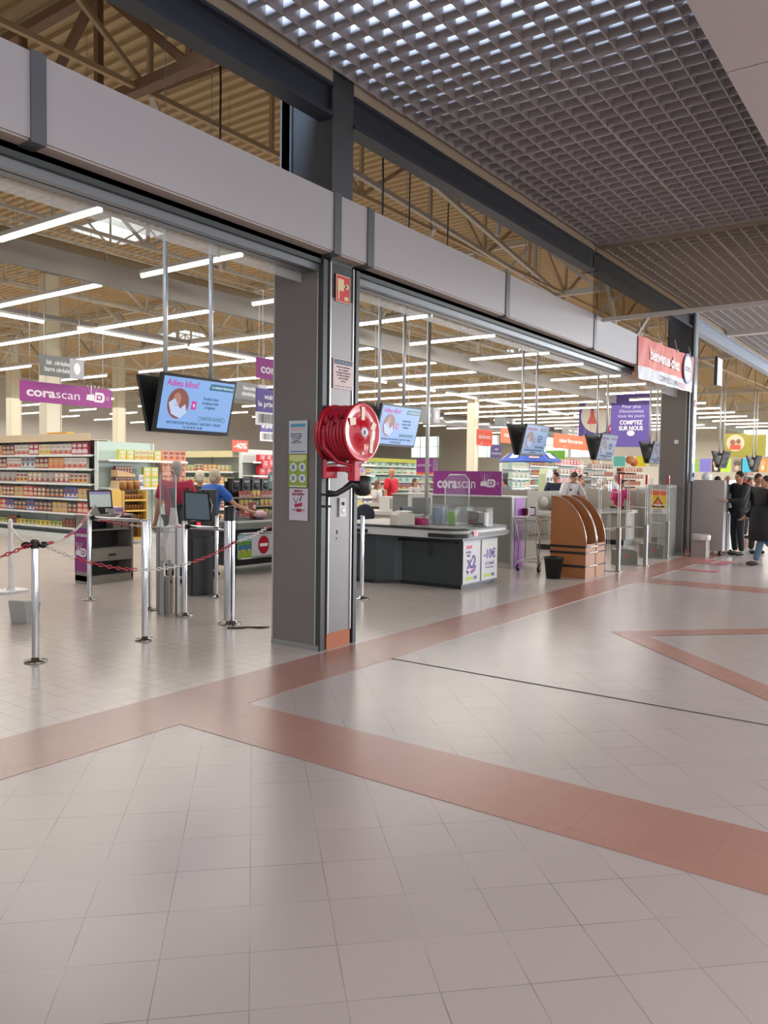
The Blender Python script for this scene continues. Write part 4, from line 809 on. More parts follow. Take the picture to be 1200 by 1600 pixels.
def gondola(loc, rz, length, levels, h, label, hdr=None, depth=.5, m=SHELFW, back=None, top=None, ends=True):
    # front faces local -y, runs along local x from 0
    t = thing('shelving_unit', loc, label, 'shelving', rz=rz)
    b = B(); b.box(0, length, -.02+depth, depth, 0, h, back or m); b.obj('back_panel', t)
    b = B(); b.box(0, length, 0, depth, 0, .14, m); b.obj('base', t)
    for x in ((0, length-.03) if length < 3 else [i*length/round(length/1.33) for i in range(int(round(length/1.33)))]+[length-.03]): b = B(); b.box(x, x+.03, depth-.06, depth+.01, 0, h, m); b.obj('upright', t)
    if ends: b = B(); b.box(-.03, 0, .0 if hdr else depth-.12, depth, 0, h, m); b.obj('end_panel', t)
    for z in levels:
        b = B(); b.box(0, length, 0, depth, z-.025, z, m); b.box(0, length, -.012, 0, z-.045, z+.004, M('d9dcd8', .4)); s = b.obj('shelf', t)
        b = B(); random.seed(int(z*100))
        x = .05
        while x < length-.1: b.box(x, x+.07, -.016, -.012, z-.04, z-.005, WHITE); x += random.uniform(.12, .3)
        b.obj('price_tag', s, kind='stuff')
    if hdr: b = B(); b.box(0, length, -.04, depth, h, h+.02, hdr); b.box(0, length, -.05, -.03, h-.02, h+.16, hdr); b.obj('header_board', t)
    return t
def fill(loc, rz, length, z, specs, gap, unit, rowname, depth=.3, x0=.04, name='packet', cat='packet', seed=0):
    """one row of goods standing on a shelf"""
    random.seed(seed); x = x0; c, s = math.cos(rz), math.sin(rz); k = random.randrange(len(specs)); run = 0
    while True:
        c1, c2, wd, h, dp, kd, lab = specs[k]
        if x+wd > length-.02: break
        lx, ly = x+wd/2, dp/2+.03
        put(name, packet(c1, c2, wd, h, dp, kd), (loc[0]+lx*c-ly*s, loc[1]+lx*s+ly*c, loc[2]+z+.001), rz, lab+' on '+rowname+' of '+unit, cat, lab+' on '+rowname+' of '+unit)
        x += wd+gap; run += 1
        if len(specs) > 1 and run >= random.choice((2, 3, 3, 4)): run = 0; k = (k+random.randrange(1, len(specs))) % len(specs); x += .01
ROWN = ['the bottom board', 'the second shelf', 'the third shelf', 'the fourth shelf', 'the fifth shelf', 'the top shelf']
# long biscuit gondola: faces -x
gl = (11.05, 21.6, 0)
lv = [.3, .65, 1.0, 1.36, 1.71, 2.04]
gondola(gl, FX, 5.3, lv, 2.38, 'long white biscuit gondola with six stocked shelves and a beige header', hdr=BEIGE)
Bx = [('c98a5a', 'd8683a', 0.21, 0.26, .08, 'box', 'orange and cream biscuit packet'), ('a83a5a', 'd4c4cc', 0.20, 0.29, .08, 'box', 'magenta and grey biscuit packet'), ('7fa4bc', 'd2d6d8', 0.20, 0.29, .08, 'box', 'pale blue biscuit packet'), ('d0c9a8', 'c8b840', 0.24, 0.26, .08, 'box', 'cream and yellow biscuit packet'), ('7a3430', 'c9a27a', 0.18, 0.26, .08, 'box', 'dark red biscuit packet'), ('cfc5bd', 'c94a3a', 0.21, 0.26, .08, 'box', 'white and red biscuit packet')]
Bw = [('bdb5b0', 'd8a23a', 0.17, 0.24, .08, 'box', 'white and orange biscuit box'), ('9f9c9c', '8a4a3a', 0.24, 0.25, .08, 'box', 'silver biscuit box'), ('b5a08c', '9c4a4c', 0.20, 0.25, .08, 'box', 'beige biscuit box')]
Bd = [('7c3b34', 'b98a60', 0.17, 0.25, .08, 'box', 'dark brown biscuit packet'), ('3a5aa0', 'd0d4dc', 0.17, 0.26, .08, 'box', 'blue biscuit packet'), ('b8484a', 'd8a08a', 0.21, 0.26, .08, 'box', 'red biscuit packet'), ('40404a', 'a85a50', 0.18, 0.24, .08, 'box', 'black biscuit packet'), ('bf8f48', 'c9a868', 0.20, 0.24, .08, 'box', 'golden biscuit packet')]
By = [('c9bf4a', 'd9d47a', .18, .12, .1, 'box', 'yellow biscuit box'), ('8fae4a', 'd0d8a8', .16, .12, .1, 'box', 'green biscuit box'), ('5d3b34', '7c4a40', .14, .2, .1, 'box', 'dark brown biscuit box')]
for z, sp, rn, sd in zip(lv, (By, Bd, Bd, Bw, Bx, Bx), ROWN, range(6)): fill(gl, FX, 5.3, z, sp, .012, 'the long biscuit gondola', rn, seed=sd+11)
for i in range(5): put('fruit_net', packet('e0a01c', 'f0b83a', .2, .2, .16, 'bag'), (11.3, 17.6+i*.18, 2.40), FX, 'yellow net of snacks piled above the biscuit gondola header', 'net', 'yellow nets above the biscuit gondola')
# end display with yellow packets, faces -y
ge = (11.15, 15.8, 0)
gondola(ge, 0, 1.62, [1.28, 1.93], 2.36, 'pale green end display of yellow packets at the head of the biscuit gondola', back=M('b5c6bf', .5))
b = B(); b.box(0, .03, 0, .5, .0, 2.36, M('c3d0ca', .5)); 
Ey = [('b9bf5a', 'd8b02a', .2, .24, .1, 'box', 'lime and yellow snack packet'), ('c6c690', 'd8a020', .17, .24, .1, 'box', 'pale yellow snack packet')]
fill(ge, 0, 1.6, 1.93, Ey, .015, 'the pale green end display', 'the top shelf', x0=.3, seed=4)
fill(ge, 0, 1.6, 1.28, Ey[:1], .015, 'the pale green end display', 'the lower shelf', x0=1.0, seed=5)
fill(ge, 0, 1.6, 1.53, Ey[:1], .015, 'the pale green end display', 'the upper layer', x0=1.0, seed=6)
for j in range(2):
    b = B(); b.prism([(.12+.15*(1-j)*-.2, 1.28+.25*j), (.62, 1.28+.25*j), (.62, 1.34+.25*j), (.12, 1.44+.25*j)], .05, .3, M('c9a87c', .6), 'y'); o = b.obj('display_tray', loc=(11.3, 15.8, 0.005)); props(o, 'cardboard tray of dark packets on the pale green end display, '+('upper' if j else 'lower')+' one', 'tray')
    for k in range(6): put('packet', packet('5c2a34', '7a4048', .075, .18, .1, 'box'), (11.47+k*.078, 15.98, 1.36+.25*j), 0, 'dark plum packet in the cardboard trays of the end display', 'packet', 'dark plum packets in the cardboard trays')
put('packet', packet('c9ccd8', '3a4f9a', .26, .3, .08, 'box'), (12.15, 15.88, 1.285), 0, 'pale box with a blue foot beside the cardboard trays', 'packet', None)
# brown wooden jar stand below
js = thing('jar_stand', (10.83, 15.3, 0), 'yellow cardboard jar stand with three shelves below the end display', 'display stand'); YC = M('cfa850', .55)
b = B(); b.box(.35, .38, 0, .35, .1, 1.22, YC); b.box(.98, 1.01, 0, .35, .1, 1.22, YC); b.box(.35, 1.01, .33, .35, .1, 1.25, M('6d5530', .6)); b.obj('side_panel', js)
b = B(); b.prism([(0, .85), (.3, .85), (.3, 1.2), (.25, 1.27), (.05, 1.27), (0, 1.2)], 0, .02, YC, 'y'); b.obj('topper', js)
for z in (.14, .55, .78, 1.02): b = B(); b.box(.38, .98, -.01, .34, z-.04, z, YC); b.obj('shelf', js)
for z in (.55, .78, 1.02):
    for k in range(7): put('jar', packet('7a4a20', 'b5782e', .075, .11, .075, 'jar'), (11.25+k*.083, 15.42, z), 0, 'small amber jar in the yellow cardboard stand', 'jar', 'amber jars in the yellow cardboard stand')
for k in range(3): put('jar', packet('8a5a24', 'c08a3a', .15, .2, .15, 'jar'), (11.31+k*.19, 15.5, 1.25), 0, 'large amber jar standing on top of the yellow cardboard stand', 'jar', 'large amber jars on the cardboard stand')
# pink pack stack
gp = (12.85, 16.0, 0)
gondola(gp, 0, .78, [.3, .85, 1.35, 1.93], 2.05, 'white end shelf of salmon pink family packs', ends=False)
for z, rn in ((.85, 'the second shelf'), (1.35, 'the third shelf'), (1.63, 'the upper layer'), (1.93, 'the top shelf')): fill(gp, 0, .8, z, [('c98a6c', 'd8743a', .18, .27, .1, 'box', 'salmon pink family pack')], .005, 'the pink pack end shelf', rn, x0=.01, seed=2)
# second gondola flank, faces -x, cream header
g2 = (15.6, 20.6, 0); lv2 = [.3, .65, 1.0, 1.35, 1.7]
gondola(g2, FX, 4.2, lv2, 2.12, 'white gondola with a cream header seen through the first aisle', hdr=M('d6cb9c', .6))
Bo = [('c98f4a', 'd8b070', .17, .2, .1, 'box', 'caramel coloured bread packet'), ('c9bfa8', 'c8703a', .17, .2, .1, 'box', 'cream and orange bread packet'), ('b5bf8a', 'c97a4a', .15, .18, .1, 'box', 'pale green rusk packet')]
for z, rn, sd in zip(lv2, ROWN, range(5)): fill(g2, FX, 4.2, z, Bo, .015, 'the cream headed gondola', rn, seed=sd+30)
# end display with red bags
gr = (15.65, 15.7, 0)
gondola(gr, 0, 2.0, [1.3, 1.6, 1.98], 2.33, 'white end display of shiny red bags', back=M('c6cbc9', .5))
for z, rn in ((1.62, 'the middle shelf'), (1.98, 'the top shelf'), (1.32, 'the lowest shelf')): fill(gr, 0, 2.0, z, [('c8202c', 'e6a0a0', .24, .24 if z < 1.9 else .2, .14, 'bag', 'shiny red bag')], .01, 'the red bag end display', rn, x0=.3, name='snack_bag', cat='bag', seed=1)
for k in range(7): put('snack_bag', packet('c8202c', 'e6a0a0', .24, .22, .14, 'bag'), (16.1+k*.24, 15.72, 1.83 if k % 2 else 1.81), 0, 'shiny red bag heaped on the middle layer of the red bag end display', 'bag', 'heaped red bags')
# gondolas further along the head of the shelves
COLS = ['c9574a', 'd8b83a', '4a8a5a', '5a7fb0', 'c9c4bc', '8a4a7a', 'd88a4a', '6fa8a0', 'a8a29a', '7a4a34', 'd8a0a8', '3f6f4f']
def colname(c):
    r, g, b = (int(c[i:i+2], 16) for i in (0, 2, 4)); mx, mn = max(r, g, b), min(r, g, b); L = 'dark ' if mx < 120 else 'pale ' if mn > 130 else ''
    if mx-mn < 30: return L+'grey'
    if r >= g and r >= b: return L+('yellow' if g > .85*r else 'orange' if g > .62*r and b < .6*r else 'brown' if mx < 150 else 'pink' if b > .6*r else 'red')
    if g >= r and g >= b: return L+('turquoise' if b > .82*g else 'green')
    return L+('violet' if r > .6*b else 'blue')
def generic(x, y, rz, length, h, lvn, label, unit, seed, hdr=None, cols=COLS, wdr=(.2, .34), kinds=('box',), back=None, adj=''):
    random.seed(seed); lvv = [.25+i*(h-.45)/(lvn) for i in range(lvn+1)][:lvn+1]
    gondola((x, y, 0), rz, length, lvv, h, label, hdr=hdr, back=back)
    for li, z in enumerate(lvv):
        random.seed(seed*17+li); sp = []
        for q in range(4):
            wq = random.uniform(*wdr); kd = random.choice(kinds)
            sp.append((cols[(seed*3+li*5+q*7) % len(cols)], cols[(seed*5+li*3+q*2+1) % len(cols)], round(wq if kd == 'box' else wq*.6, 2), .22, .15, kd, 'assorted packet'))
        fill((x, y, 0), rz, length, z, [(a, c, wd, hh, dp, kd, colname(a)+' '+{'box': 'carton', 'bag': 'bag', 'bottle': 'bottle', 'jar': 'jar'}[kd]) for a, c, wd, hh, dp, kd, _ in sp], .02, unit, ROWN[min(li, 5)], seed=seed*31+li, name={'box': 'carton'}.get(kinds[0], kinds[0]), cat={'box': 'carton'}.get(kinds[0], kinds[0]))
LIME = M('aeb04a', .6)
generic(19.9, 15.9, 0, 1.7, 2.2, 5, 'white end shelf of purple and yellow cartons beyond the hose reel', 'the purple and yellow end shelf', 3, cols=['4a3a8a', 'd8b83a', '5a4a9a', 'c9a83a', '8a6ab0'])
generic(22.4, 22.0, 0, 5.2, 2.3, 4, 'yellow-green headed shelf wall behind the man in the red polo shirt', 'the wall behind the red polo shirt', 5, hdr=LIME, wdr=(.36, .5), cols=['d8b83a', 'c9b43a', 'c9c4bc', 'c84a3a', 'd8a83a', '7f9f5a'])
generic(28.4, 22.0, 0, 6.6, 2.3, 5, 'yellow-green headed shelf wall behind the purple lettered board', 'the wall behind the purple board', 8, hdr=LIME, wdr=(.42, .62), cols=['6fb09a', '3f7f5a', 'a8d0b8', 'c96a7a', '5a9fa0', 'b5c870', 'a05a6a'])
generic(25.2, 12.6, 0, 1.5, 2.15, 5, 'pale shelf beneath the blue parasol', 'the shelf beneath the parasol', 9, wdr=(.25, .4), cols=['8fb0a8', 'c9c4b0', '7fa090', 'a8b8a8'])
generic(27.6, 13.2, 0, 2.9, 2.3, 5, 'white end shelf of orange and brown bottles behind the football shirt', 'the brown bottle end shelf', 10, cols=['a8622a', '6f4a2a', '5f9a90', 'b5783a', '8a5a3a'], kinds=('bottle',), wdr=(.12, .2))
generic(31.2, 13.4, 0, 2.9, 2.4, 5, 'white end shelf with red and pink packs on top', 'the red and pink end shelf', 12, wdr=(.3, .5), cols=['b5485a', 'd0b0a8', 'a89a90', 'c98a90', '8a6a60'])
generic(35.2, 13.6, 0, 3.1, 2.3, 5, 'white end shelf of dark goods behind the pink waistcoat', 'the dark goods end shelf', 14, wdr=(.3, .5), cols=['4a3a34', '6a6058', 'a8583a', '8a8078', 'b0a090'])
generic(39.6, 13.6, 0, 3.2, 2.2, 5, 'shelf with a rust coloured back beside the far pillar', 'the rust backed end shelf', 15, wdr=(.35, .5), cols=['a04a34', 'b86a4a', '8a5a4a'], back=M('9a4a34', .6))
for i, x in enumerate((48, 53.5)): generic(x, 9.5-i*2, 0, 4.6, 2.1, 4, ('first' if i == 0 else 'second')+' low shelf row beyond the cash machine', 'the '+('first' if i == 0 else 'second')+' low shelf past the cash machine', 20+i, cols=['b0403a', 'd0b0a0', '8a8078', '4a4a48', 'c9a88a'], wdr=(.5, .8))
# fresco panels high on the far side
fc = [('8fbf3a', 760, 722), ('e0602f', 905, 717), ('5fb8b0', 970, 714), ('e6d21a', 1003, 722), ('8fc03a', 1030, 716)]
for i, (px, c, wpx, lb) in enumerate(((868, '6fae3a', 30, 'green'), (932, 'e06a4a', 12, 'coral'), (968, '5fb8b4', 18, 'turquoise'), (1002, 'e0cf1c', 17, 'bright yellow'), (1022, 'b8b4ac', 14, 'grey'), (1085, '7a9f3a', 14, 'leaf green'), (1102, '6a64b0', 18, 'violet'), (1119, '2f2f33', 14, 'black, with a puppy'), (1133, 'a2c83a', 18, 'lime'), (1152, '8a7a6a', 16, 'taupe, with a cat'), (1166, '3fa8c8', 16, 'sky blue'), (1180, '2f3033', 12, 'dark'), (1192, 'c98a3a', 14, 'fruit coloured'))):
    X = 46 if px < 1050 else 60
    p, p2 = at_x(px, 727 if px > 1050 else 716, X), at_x(px+wpx, 727, X); hh = .95
    t = thing('picture_panel', (X, p.y, p.z), lb+' square picture panel on the far shop wall band', 'panel', rz=FX); wd = abs(p2.y-p.y)*.98
    b = B(); b.box(-wd/2, wd/2, -.03, .03, -hh/2, hh/2, M(c, .5)); b.obj('board', t)
    if 'with' in lb or 'fruit' in lb:
        b = B(); c1, c2 = (M('c9a070', .6), M('e0d0b8', .6)) if 'puppy' in lb or 'fruit' in lb else (M('5a5048', .6), M('b8a898', .6))
        b.ball((0, -.04, .1), (wd*.3, .02, hh*.25), c1, 12, 8); b.ball((0, -.05, -.2), (wd*.22, .02, hh*.2), c2, 12, 8); b.ball((-wd*.25, -.04, .15), (wd*.1, .02, hh*.15), c1, 10, 6); b.ball((wd*.25, -.04, .15), (wd*.1, .02, hh*.15), c1, 10, 6); b.obj('picture', t)
b = B(); p = at_y(985, 708, 13.9); b.ball((p.x, 13.9, 2.65), (.35, .25, .22), M('c98a5a', .8)); b.ball((p.x+.3, 13.8, 2.5), (.3, .2, .2), M('c9602a', .7)); props(b.obj('plush_toy'), 'orange plush toy lying on top of the end shelves', 'toy')
b = B(); b.box(38.9, 39, 11.6, 14.6, 2.75, 4.0, M('d0c8bc', .6)); props(b.obj('blank_board'), 'large blank beige board hanging below the purple posters', 'board')

# ================================================================ SIGNS IN THE SHOP
def gsign(px, py, Y, wd, ht, lines, label, m=GREYS, col='d4d4d0', icon=True, isz=None, wires=2.0, tx=None, plane='y', wtx=None, size=None, name='aisle_sign'):
    p = at_y(px, py, Y); t = thing(name, (p.x, Y, p.z), label, 'sign'); b = B(); b.box(-wd/2, wd/2, -.015, .015, -ht/2, ht/2, m); b.obj('panel', t)
    s = size or ht*.38; text(lines, s, M(col, .5), t, tx if tx is not None else 0, -.018, 0, width=wtx, bold=.01)
    if icon: b = B(); b.box(wd/2-ht*.8, wd/2, -.02, -.015, -ht/2, ht/2, M('9c9ca0', .5)); b.obj('icon_field', t); b = B(); b.ball((wd/2-ht*.4, -.022, 0), (ht*.2, .004, ht*.3), M('d6d6d8', .5), 10, 6); b.obj('icon', t)
    if wires:
        b = B()
        for x in (-wd*.4, wd*.4): b.bar((x, 0, ht/2), (x, 0, ht/2+wires), .006, STEELG)
        b.obj('wire', t)
    return t
gsign(97, 574, 15.2, 1.0, .42, 'lait  céréales\nbarre céréales', 'grey hanging aisle sign for milk and cereals', tx=-.1, wtx=.6, size=.14)
gsign(392, 612, 14.0, 1.1, .4, 'biscotte\ndiététique', 'grey hanging aisle sign for rusks beside the big screen', tx=-.05, wtx=.55, size=.14)
gsign(789, 660, 16.0, 1.9, .38, 'bio', 'long grey hanging aisle sign lettered bio', tx=.25, size=.2)
gsign(672, 648, 14.5, 1.2, .5, 'bio', 'grey hanging aisle sign lettered bio beside the service pole', tx=-.1, size=.22)
gsign(893, 676, 20.0, 3.0, .75, 'farine     sucre\ncompote  dessert', 'wide dark grey aisle sign for flour and sugar', tx=.2, wtx=1.7, size=.24)
PU = M('4a3a84', .5)
for px, py, Y, k, lb in ((419, 640, 10.6, 1., 'nearer'), (420, 672, 15.0, 1., 'farther')):
    p = at_y(px, py, Y); t = thing('price_check_sign', (p.x, Y, p.z), 'violet price check sign with barcode strip, '+lb+' of the two beside the pillar', 'sign')
    b = B(); b.box(-.32, .32, -.015, .015, -.06, .38, PU); b.obj('panel', t); text('voir\nle prix ici', .14, WHITE, t, 0, -.018, .16, width=.56, bold=.02)
    b = B(); b.box(-.32, .32, -.015, .015, -.30, -.06, WHITE); random.seed(2); x = -.27
    while x < .26: w0 = random.choice((.006, .012, .02)); b.box(x, x+w0, -.018, -.015, -.26, -.09, BLACK); x += w0+random.choice((.01, .016))
    b.obj('barcode', t); b = B(); b.bar((-.25, 0, .38), (-.25, 0, 2.6), .006, STEELG); b.bar((.25, 0, .38), (.25, 0, 2.6), .006, STEELG); b.obj('wire', t)
p = at_y(775, 705, 20); t = thing('price_check_sign', (p.x, 20, p.z), 'violet price check sign far behind the orange till signs', 'sign'); b = B(); b.box(-.6, .6, -.02, .02, -.35, .35, PU); b.obj('panel', t); text('voir\nle prix ici', .22, WHITE, t, 0, -.03, 0, width=1.0)
for px, py, Y, wd, ht, lb, cc in ((812, 683, 12.5, 2.9, .5, 'long orange self-checkout banner beside the third screens', 'd8663a'), (757, 684, 13.4, 1.1, .55, 'short coral self-checkout banner in front of the shop column', 'd8604a'), (893, 691, 12.2, 3.4, .55, 'orange self-checkout banner between the hanging screens', 'd8663a')):
    p = at_y(px, py, Y); t = thing('checkout_banner', (p.x, Y, p.z), lb, 'sign'); b = B(); b.box(-wd/2, wd/2, -.015, .015, -ht/2, ht/2, M(cc, .5)); b.obj('panel', t)
    text('caisse libre-service', ht*.42, WHITE, t, -wd*.02, -.018, .03, width=min(wd*.8, 2.3), bold=.01); text('cora', ht*.18, WHITE, t, -wd*.2, -.018, -ht*.33); b = B(); b.bar((-wd*.4, 0, ht/2), (-wd*.4, 0, ht/2+1.9), .008, STEELG); b.bar((wd*.4, 0, ht/2), (wd*.4, 0, ht/2+1.9), .008, STEELG); b.obj('wire', t)
# big hanging posters
VI = M('5a4a94', .55)
p = at_y(935, 656, 14.6); t = thing('hanging_poster', (p.x, 14.6, p.z), 'violet hanging poster with a woman in a red dress inside a white circle', 'poster', rz=FX+.3); b = B(); b.box(-.95, .95, -.01, .01, -1.05, .95, VI); b.obj('sheet', t)
b = B(); b.prism([(.85*math.cos(a*PI/16), .18+.85*math.sin(a*PI/16)) for a in range(32)], -.014, -.01, M('d8d2c6', .5), 'y'); b.obj('white_disc', t)
b = B(); b.prism([(-.55, -.2), (-.05, -.2), (-.2, .2), (-.22, .45), (-.38, .45), (-.4, .2)], -.018, -.014, M('d0605a', .5), 'y'); b.ball((-.3, -.02, .58), (.1, .004, .12), M('7a4a34', .6), 10, 6); b.bar((-.35, -.016, -.2), (-.35, -.016, -.5), .05, M('d8b09a', .5), .01); b.bar((-.22, -.016, -.2), (-.22, -.016, -.5), .05, M('d8b09a', .5), .01)
for k in range(4): b.ball((.05+k*.15, -.018, .55+.04*(k % 2)), (.06, .004, .1), M(('c9905a', 'd8a04a', 'a87a5a', 'd0b080')[k], .6), 8, 5)
b.obj('illustration', t); text('nos sélections\nprès de chez vous', .17, WHITE, t, 0, -.016, -.86, width=1.9)
b = B(); b.prism([(.75+.28*math.cos(a*PI/10), -.45+.28*math.sin(a*PI/10)) for a in range(20)], -.02, -.016, M('c0305a', .5), 'y'); b.box(.55, .95, -.024, -.02, -.53, -.37, WHITE); b.obj('round_mark', t)
p = at_y(986, 657, 11.6); t = thing('hanging_poster', (p.x, 11.6, p.z), 'violet hanging poster with white sentences only', 'poster', rz=FX+.3); b = B(); b.box(-.85, .85, -.01, .01, -1.15, 1.15, VI); b.obj('sheet', t)
text("Pour plus\nd'économies\ntous les jours", .2, M('c9c4dc', .5), t, 0, -.014, .4, width=1.1); text('COMPTEZ\nSUR NOUS', .25, WHITE, t, 0, -.014, -.22, width=1.0, bold=.03); b = B(); b.prism([(.16*math.cos(a*PI/8), -.55+.12*math.sin(a*PI/8)) for a in range(16)], -.016, -.01, WHITE, 'y'); b.obj('round_mark', t)
OL = M('908a34', .55)
for px, lb in ((1149, 'olive hanging poster with a pale disc of figures'), (1181, 'olive hanging poster with text lines')):
    p = at_y(px, 696, 11); t = thing('hanging_poster', (p.x, 11, p.z), lb, 'poster', rz=FX+.2); b = B(); b.box(-.62, .62, -.01, .01, -.72, .72, OL); b.obj('sheet', t)
    if px < 1160: b = B(); b.prism([(.5*math.cos(a*PI/14), .15+.5*math.sin(a*PI/14)) for a in range(28)], -.014, -.01, M('cdb89a', .5), 'y'); b.ball((-.15, -.02, .2), (.16, .005, .16), M('8a5a48', .5), 12, 6); b.ball((.16, -.02, .24), (.13, .005, .15), M('7a5a3a', .5), 12, 6); b.box(-.3, .3, -.02, -.014, -.25, .05, M('c0503a', .5)); b.obj('illustration', t)
    else: rects(t, 'text_lines', [(0, .42-k*.12, .9-.2*(k % 2), .035, '8a8430') for k in range(7)], -.015)
# red reduction sign, fire exit sign
p = at_y(375, 704, 15); t = thing('reduction_sign', (p.x, 15, 2.35), 'small orange sign with a large reduction figure above the aisle', 'sign'); b = B(); b.box(-.28, .28, -.01, .01, -.15, .15, M('d0542e', .5)); b.obj('panel', t); text('-40%', .2, WHITE, t, 0, -.014, 0, width=.45, bold=.03)
p = at_y(654, 585, 16); t = thing('exit_sign', (p.x, 16, p.z), 'small red lettered sign hanging between the batten rows', 'sign'); b = B(); b.box(-.22, .22, -.01, .01, -.18, .18, M('d8c8c0', .5)); b.obj('panel', t); text('CAFE', .2, RED, t, 0, -.014, 0, width=.4, bold=.04)

# ================================================================ OTHER CHECKOUTS
def till(x, y, length, label, c='9a958a', sign=False, h=.86, wd=.75, mon=True, seed=0, rz=0):
    t = thing('checkout_counter', (x, y, 0), label, 'checkout', rz=rz); m = M(c, .5)
    b = B(); b.box(0, wd, 0, length, .12, h-.08, m, bev=.04); b.obj('cabinet', t)
    b = B(); b.box(.05, wd-.05, .05, length-.05, 0, .12, BLACK); b.obj('plinth', t)
    b = B(); b.box(-.06, wd+.06, -.06, length+.06, h-.08, h, M('b3b1aa', .4), bev=.06); b.obj('edge_band', t)
    b = B(); b.box(.08, wd-.08, .08, length*.6, h, h+.006, BLACK); b.obj('conveyor_belt', t)
    if mon: b = B(); b.box(.1, .4, length*.7, length*.7+.28, h, h+.32, M('c9c6bc', .5)); b.box(.12, .38, length*.7-.01, length*.7, h+.05, h+.28, M('5a6058', .3)); b.obj('cash_register', t)
    return t
# belt near the scanner gate, with no-entry board
t = thing('checkout_belt', (9.0, 9.35, 0), 'grey conveyor checkout behind the scanner gate with a no entry board', 'checkout')
b = B(); b.box(0, 2.5, 0, .9, .74, .86, M('8d9089', .45)); b.box(-.02, 2.5, -.03, .92, .84, .87, M('bcbfb8', .4)); b.box(.05, 2.4, .06, .8, .87, .876, BLACK); b.obj('belt_bed', t)
b = B(); b.box(.1, 2.4, .2, .8, .12, .74, M('1f2222', .6)); b.tube([(0, 0, .66), (2.3, 0, .66)], .014, CHROME); b.tube([(0, .0, .5), (2.3, 0, .5)], .014, CHROME); b.obj('underframe', t)
p1, p2 = at_y(392, 862, 9.25), at_y(430, 862, 9.25)
s = thing('no_entry_board', (p1.x, 9.25, .0), 'white board with a red no entry disc on the side of the conveyor checkout', 'sign'); b = B(); b.box(0, .62, -.02, 0, .30, .66, M('c6c8ca', .4)); b.tube([(-.28, -.02, .68), (.64, -.02, .68)], .012, CHROME); b.tube([(-.28, -.02, .28), (.64, -.02, .28)], .012, CHROME); b.obj('sheet', s)
b = B(); b.prism([(.27+.125*math.cos(a*PI/14), .48+.15*math.sin(a*PI/14)) for a in range(28)], -.026, -.02, M('b01228', .4), 'y'); b.box(.18, .36, -.03, -.026, .455, .505, WHITE); b.obj('no_entry_disc', s)
s = thing('garden_panel', (p1.x-.3, 9.25, 0), 'colourful garden picture panel beside the no entry board', 'panel'); b = B(); b.box(0, .29, -.018, 0, .28, .66, M('8fb8c0', .5)); b.obj('sheet', s)
b = B(); b.box(0, .29, -.022, -.018, .28, .42, M('8fae3a', .5)); b.box(0, .29, -.022, -.018, .42, .5, M('3f6f8a', .5)); b.box(0, .29, -.022, -.018, .5, .56, M('5f8a3a', .5)); 
for k in range(7): b.ball((.03+k*.04, -.024, .36+.03*(k % 3)), (.014, .003, .014), M(('d8b83a', 'c94a3a', 'e0e0d0')[k % 3], .5), 6, 4)
b.obj('garden_picture', s)
# impulse rack over the belt
t = thing('impulse_rack', (9.9, 10.3, 0), 'dark impulse goods rack behind the conveyor checkout', 'shelving'); b = B(); b.box(0, 1.6, .3, .34, .1, 1.5, BLACK); b.obj('back_panel', t)
for z in (.88, 1.06, 1.22): b = B(); b.box(0, 1.6, 0, .3, z-.02, z, M('8a8f8c', .4)); b.obj('shelf', t)
for z, lb in ((.88, 'the lowest shelf'), (1.06, 'the middle shelf'), (1.22, 'the top shelf')): fill((9.95, 10.3, 0), 0, 1.6, z, [('c9c4bc', '7f9f4a', .06, .11, .05, 'jar', 'small impulse jar'), ('d8b83a', 'c94a3a', .09, .12, .03, 'box', 'bright sweet packet'), ('d0d4d8', '5a7fb0', .07, .12, .04, 'bottle', 'small impulse bottle'), ('c9605a', 'd8d0c8', .08, .11, .03, 'box', 'red sweet packet')], .02, 'the impulse rack', lb, name='sweet_packet', cat='packet', seed=int(z*50))
for k in range(6): put('leather_bag', packet('1c1c1e', '2a2a2c', .22, .26, .12, 'bag'), (10.05+k*.25, 10.55, 1.3), 0, 'black bag stacked above the impulse rack', 'bag', 'black bags above the impulse rack')
t = thing('lane_number_sign', (10.55, 10.1, 1.38), 'rounded grey-green lane number sign on the impulse rack', 'sign'); b = B(); b.prism([(-.09, 0), (.09, 0), (.09, .24), (.05, .3), (-.05, .3), (-.09, .24)], -.01, .01, M('5f7a6f', .5), 'y'); b.obj('panel', t); text('30', .14, WHITE, t, 0, -.014, .18, width=.12, bold=.03)
b = B(); b.ball((9.75, 9.6, .95), (.12, .1, .08), M('c9a0a8', .6)); props(b.obj('toy_head'), 'small pink toy standing on the conveyor belt', 'toy')
for k, (x, c, h) in enumerate(((9.5, 'd0d4d8', .22), (9.62, '8a4a34', .28), (9.75, 'd8b0b8', .16), (9.2, '4a7fb0', .15))): put('grocery_item', packet(c, COLS[k], .09, h, .09, ('bottle', 'box', 'jar', 'box')[k]), (x+.1, 9.75, .877), 0, ('white bottle', 'brown carton', 'pink jar', 'blue box')[k]+' standing on the conveyor of the no entry checkout', 'grocery item', None)

